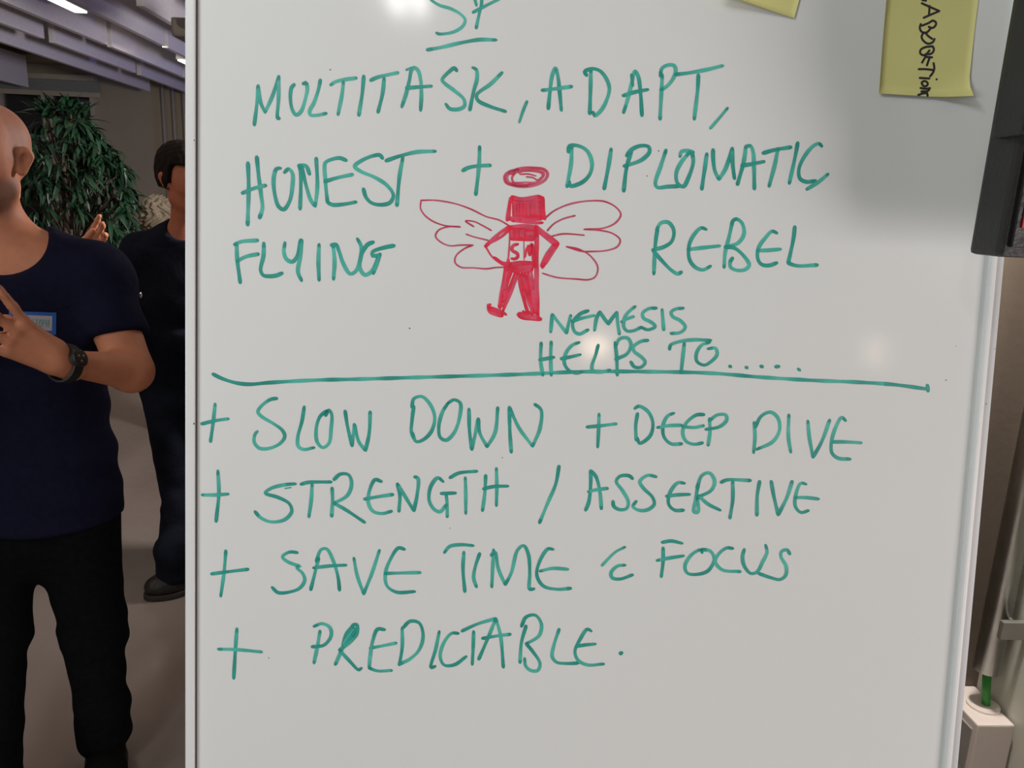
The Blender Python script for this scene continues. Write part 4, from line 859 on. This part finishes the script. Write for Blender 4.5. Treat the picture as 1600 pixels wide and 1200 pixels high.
pm2, _, _, _, shirt2 = person('man in black sweater and dark jeans behind, half hidden by the whiteboard', J, M['skin'], (M['hair'], 0, hair2, 'hair'), ('sweater', M['navy2']), ('jeans', M['denim']), ('laced', M['leather'], .10), h=.011,
       sleeve='long', neckcut=(P(292, 350, 3.0), np.stack([V3(1, 0, 0), V3(0, .5, .95)], 1), .075), colf=col2, fine=[(CH2-.15, CH2+.15, .006), (np.minimum(J['wrR'], J['wrL'])-V3(.03, .2, .14), np.maximum(J['wrR'], J['wrL'])+V3(.03, .06, .14), .005)],
       hemz=P(260, 592, 3.05)[2], torso=(.165, .158, .172, .16), legr=(.085, .068, .064, .046))

q_ = hit(shirt2, 221, 461, 2.4, 3.8)[0]; bm = bmesh.new(); bmesh.ops.create_uvsphere(bm, u_segments=10, v_segments=8, radius=.008, matrix=Matrix.Translation(tuple(q_)) @ Matrix.Scale(1.6, 4, (0, 0, 1)))  # small metal bead standing in for an unidentified bright spot
bmobj('metal_bead', bm, M['chrome'], pm2, 'bright metal bead', smooth=True)

# ---- woman with light curly hair, further back, almost hidden
Y3 = 4.8
hp = P(248, 345, 4.8)
def at3(dx, dy, z): return V3(hp[0]+dx, hp[1]+dy, z)
zt = hp[2]
J = dict(head=at3(0, 0, zt), neck=at3(0, .02, zt-.15), shL=at3(.13, .02, zt-.23), shR=at3(-.10, .02, zt-.23), elL=at3(.19, .04, zt-.5), elR=at3(-.13, .04, zt-.5), wrL=at3(.1, -.15, zt-.52), wrR=at3(-.02, -.17, zt-.52),
         hipL=at3(.12, .02, .78), hipR=at3(-.02, .02, .78), kneeL=at3(.13, .0, .44), kneeR=at3(0, .0, .44), ankL=at3(.13, .03, .1), ankR=at3(.02, .03, .1), toeL=at3(.14, -.17, .03), toeR=at3(.0, -.17, .03),
         neckdir=V3(0, 0, 1), front=V3(0, -1, 0), yaw=math.radians(-20))
J['handL'] = (V3(-1, -.4, .2), V3(0, 0, -1), .9); J['handR'] = (V3(1, -.4, .2), V3(0, 0, -1), .9)
RH3, CH3 = head_local(J['head'], J['yaw'])
def hair3(L, Hs):
    x, y, z = L[:, 0], L[:, 1], L[:, 2]
    sh = Hs(L)-.022+.010*np.sin(110*x+4*np.sin(45*z))*np.sin(70*z+3*np.sin(50*y))
    line = np.where(y > .045, .06, -.10); return smax(sh, line-z, .01)
person('woman with curly ash-blond hair far behind, only her crown showing over a shoulder', J, M['skin'], (M['blond'], 0, hair3, 'hair'), ('sweater', M['navy2']), ('trousers', M['trousers']), ('plain', M['suede'], .05), h=.016,
       sleeve='long', colf=lambda V: np.tile(SK2*1.3, (len(V), 1)), fine=[(CH3-.15, CH3+.15, .008)], torso=(.12, .11, .12, .11), depth=.75, legr=(.07, .055, .05, .036))

# ---- person with a raised hand, hidden behind the man in the T-shirt
cx = P(0, 400, 2.7)
def at4(dx, dy, z): return V3(cx[0]+dx, cx[1]+dy, z)
wr4 = P(124, 402, 2.62)
J = dict(head=at4(-.02, 0, 1.50), neck=at4(-.02, .02, 1.34), shL=at4(.15, .02, 1.26), shR=at4(-.19, .02, 1.26), elL=P(150, 490, 2.62), elR=at4(-.24, .0, 1.0), wrL=wr4, wrR=at4(-.1, -.2, 1.02),
         hipL=at4(.03, .02, .82), hipR=at4(-.13, .02, .82), kneeL=at4(-.10, .0, .46), kneeR=at4(-.24, .0, .46), ankL=at4(-.20, .03, .1), ankR=at4(-.34, .03, .1), toeL=at4(-.24, -.17, .03), toeR=at4(-.38, -.17, .03),
         neckdir=V3(0, 0, 1), front=V3(0, -1, 0), yaw=math.radians(190))
J['handL'] = (P(166, 362, 2.60)-wr4, P(170, 430, 2.6)-P(140, 370, 2.6), .92, (.12, .3, .4, .55), .14, .1); J['handR'] = (V3(1, -.4, .2), V3(0, 0, -1), .9)
person('person hidden behind the man in the T-shirt, only one raised hand showing', J, M['skin'], None, ('sweater', M['navy2']), ('trousers', M['trousers']), ('plain', M['suede'], .05), h=.014,
       sleeve='long', colf=lambda V: np.tile(SK1*.9, (len(V), 1)), fine=[(np.minimum(wr4, P(175, 340, 2.6))-V3(.1, .1, .06), np.maximum(wr4, P(175, 340, 2.6))+V3(.1, .1, .08), .0042)], torso=(.14, .13, .14, .13), depth=.75, legr=(.075, .058, .055, .038))

# ---- potted plant
rn_ = random.Random(11)
pc = P(112, 300, 4.0); pz = np.array([pc[0]-.20, pc[1], 0]); px_ = V3(pc[0], pc[1], 0)
pl_ = thing('potted_plant', 'tall green leafy plant in a planter behind the man, before the far window', 'plant', tuple(pz))
bm = bmesh.new()
prof = [(.0, .0), (.11, .0), (.125, .02), (.15, .30), (.16, .32), (.14, .32), (.135, .29), (0, .29)]; rings = []
for r, z in prof: rings.append([bm.verts.new((pz[0]+r*math.cos(k*math.pi/14), pz[1]+r*math.sin(k*math.pi/14), z)) for k in range(28)] if r > 0 else [bm.verts.new((pz[0], pz[1], z))])
for i in range(len(prof)-1):
    for k in range(28):
        A_, B_ = rings[i], rings[i+1]
        if len(A_) == 1: bm.faces.new([A_[0], B_[(k+1) % 28], B_[k]])
        elif len(B_) == 1: bm.faces.new([A_[k], A_[(k+1) % 28], B_[0]])
        else: bm.faces.new([A_[k], A_[(k+1) % 28], B_[(k+1) % 28], B_[k]])
bmobj('planter', bm, M['pot'], pl_, smooth=False)
bm = bmesh.new(); bmesh.ops.create_cone(bm, cap_ends=True, segments=24, radius1=.136, radius2=.136, depth=.02, matrix=Matrix.Translation((pz[0], pz[1], .285))); bmobj('soil', bm, M['soil'], pl_)
tips = []
for k in range(5):
    a = k*1.26; p0 = pz+V3(.05*math.cos(a), .05*math.sin(a), .29); p1 = (pz+px_)/2+V3(.06*math.cos(a+.4), .06*math.sin(a+.4), .9); p2 = px_+V3(.12*math.cos(a), .12*math.sin(a), 1.35+.1*k)
    bm = bmesh.new(); tube(bm, catmull([p0, p1, p2], .08), [.016-.008*i/40 for i in range(len(catmull([p0, p1, p2], .08)))], 8); bmobj('stem', bm, M['bark'], pl_, smooth=True)
    tips.append((p1, p2))
def leafmesh(name, L, Wd, droop):
    n_ = 7; V, Fc = [], []
    for i in range(n_+1):
        t = i/n_; hw = Wd*math.sin(math.pi*min(1, t*.96+.02)**.75)*.5; z = -droop*t*t*L; y = t*L*(1-.15*droop*t)
        V += [(-hw, y, z+hw*.35), (0, y, z), (hw, y, z+hw*.35)]
    for i in range(n_):
        a = i*3; Fc += [(a, a+1, a+4, a+3), (a+1, a+2, a+5, a+4)]
    me = bpy.data.meshes.new(name); me.from_pydata(V, [], Fc); me.materials.append(M['leaf']); me.polygons.foreach_set('use_smooth', [True]*len(me.polygons)); me.update(); return me
lm = [leafmesh('leaf', .105, .021, .35), leafmesh('leaf', .092, .023, .6), leafmesh('leaf', .12, .019, .2)]
# crown: clusters of drooping leaves on short twigs, in a bushy egg shape
clusters = []
cz0, cz1 = P(110, 440, 4.0)[2], P(110, 172, 4.0)[2]
for i in range(175):
    t = rn_.random()**.85; z = cz0+(cz1-cz0)*t; prof_ = .285*math.sqrt(max(.02, 1-(max(0, t-.38)/.64)**2))*(.86+.14*min(1, t/.3))
    a = rn_.uniform(0, 2*math.pi); r = prof_*(.35+.65*rn_.random()**.5); fwd_ = 1
    p = V3(px_[0]+r*math.cos(a), px_[1]+r*math.sin(a)*.9, z); clusters.append((p, a, r/prof_, t))
clusters.append((P(112, 183, 4.0), 1.5, .2, 1.)); clusters.append((P(106, 190, 4.0), 1.5, .2, 1.)); clusters.append((P(190, 330, 4.0), .1, 1, .5)); clusters.append((P(186, 255, 4.0), .1, 1, .7))
bm = bmesh.new()
for p, a, rr_, t in clusters:
    c0 = px_+V3(.05*math.cos(a), .05*math.sin(a), max(.9, p[2]-.22)); tube(bm, catmull([c0, (c0+p)/2+V3(0, 0, .03), p], .1), .003, 5, caps=False)
bmobj('twigs', bm, M['bark'], pl_)['kind'] = 'stuff'
leaves = []
for p, a, rr_, t in clusters:
    m_ = rn_.randint(9, 13)
    for k in range(m_):
        b_ = a+rn_.uniform(-2.2, 2.2) if rr_ > .5 else rn_.uniform(0, 6.28); el = rn_.uniform(-1.15, .1) if t < .95 else rn_.uniform(.2, 1.3)
        leaves.append((p+V3(rn_.uniform(-.02, .02), rn_.uniform(-.02, .02), rn_.uniform(-.03, .02)), b_, el, rn_.uniform(-.5, .5), rn_.uniform(.7, 1.12), rn_.randrange(3)))
leaves.sort(key=lambda l: l[0][1])          # the nearest ones first
def lmat(l):
    p, b_, el, ro, s, k = l
    return Matrix.Translation(Vector(p)-Vector(pz)) @ Matrix.Rotation(b_-math.pi/2, 4, 'Z') @ Matrix.Rotation(el, 4, 'X') @ Matrix.Rotation(ro, 4, 'Y') @ Matrix.Scale(s, 4)
for l in leaves[:300]:
    o = bpy.data.objects.new('leaf', lm[l[5]]); COL.objects.link(o); o.parent = pl_; o.matrix_local = lmat(l)
V, Fc = [], []
for l in leaves[300:]:
    mm = lmat(l); b0 = len(V); me = lm[l[5]]
    V += [tuple(mm @ v_.co + Vector(pz)) for v_ in me.vertices]; Fc += [tuple(b0+i for i in p_.vertices) for p_ in me.polygons]
pydata('foliage', V, Fc, M['leaf'], pl_, smooth=True)['kind'] = 'stuff'
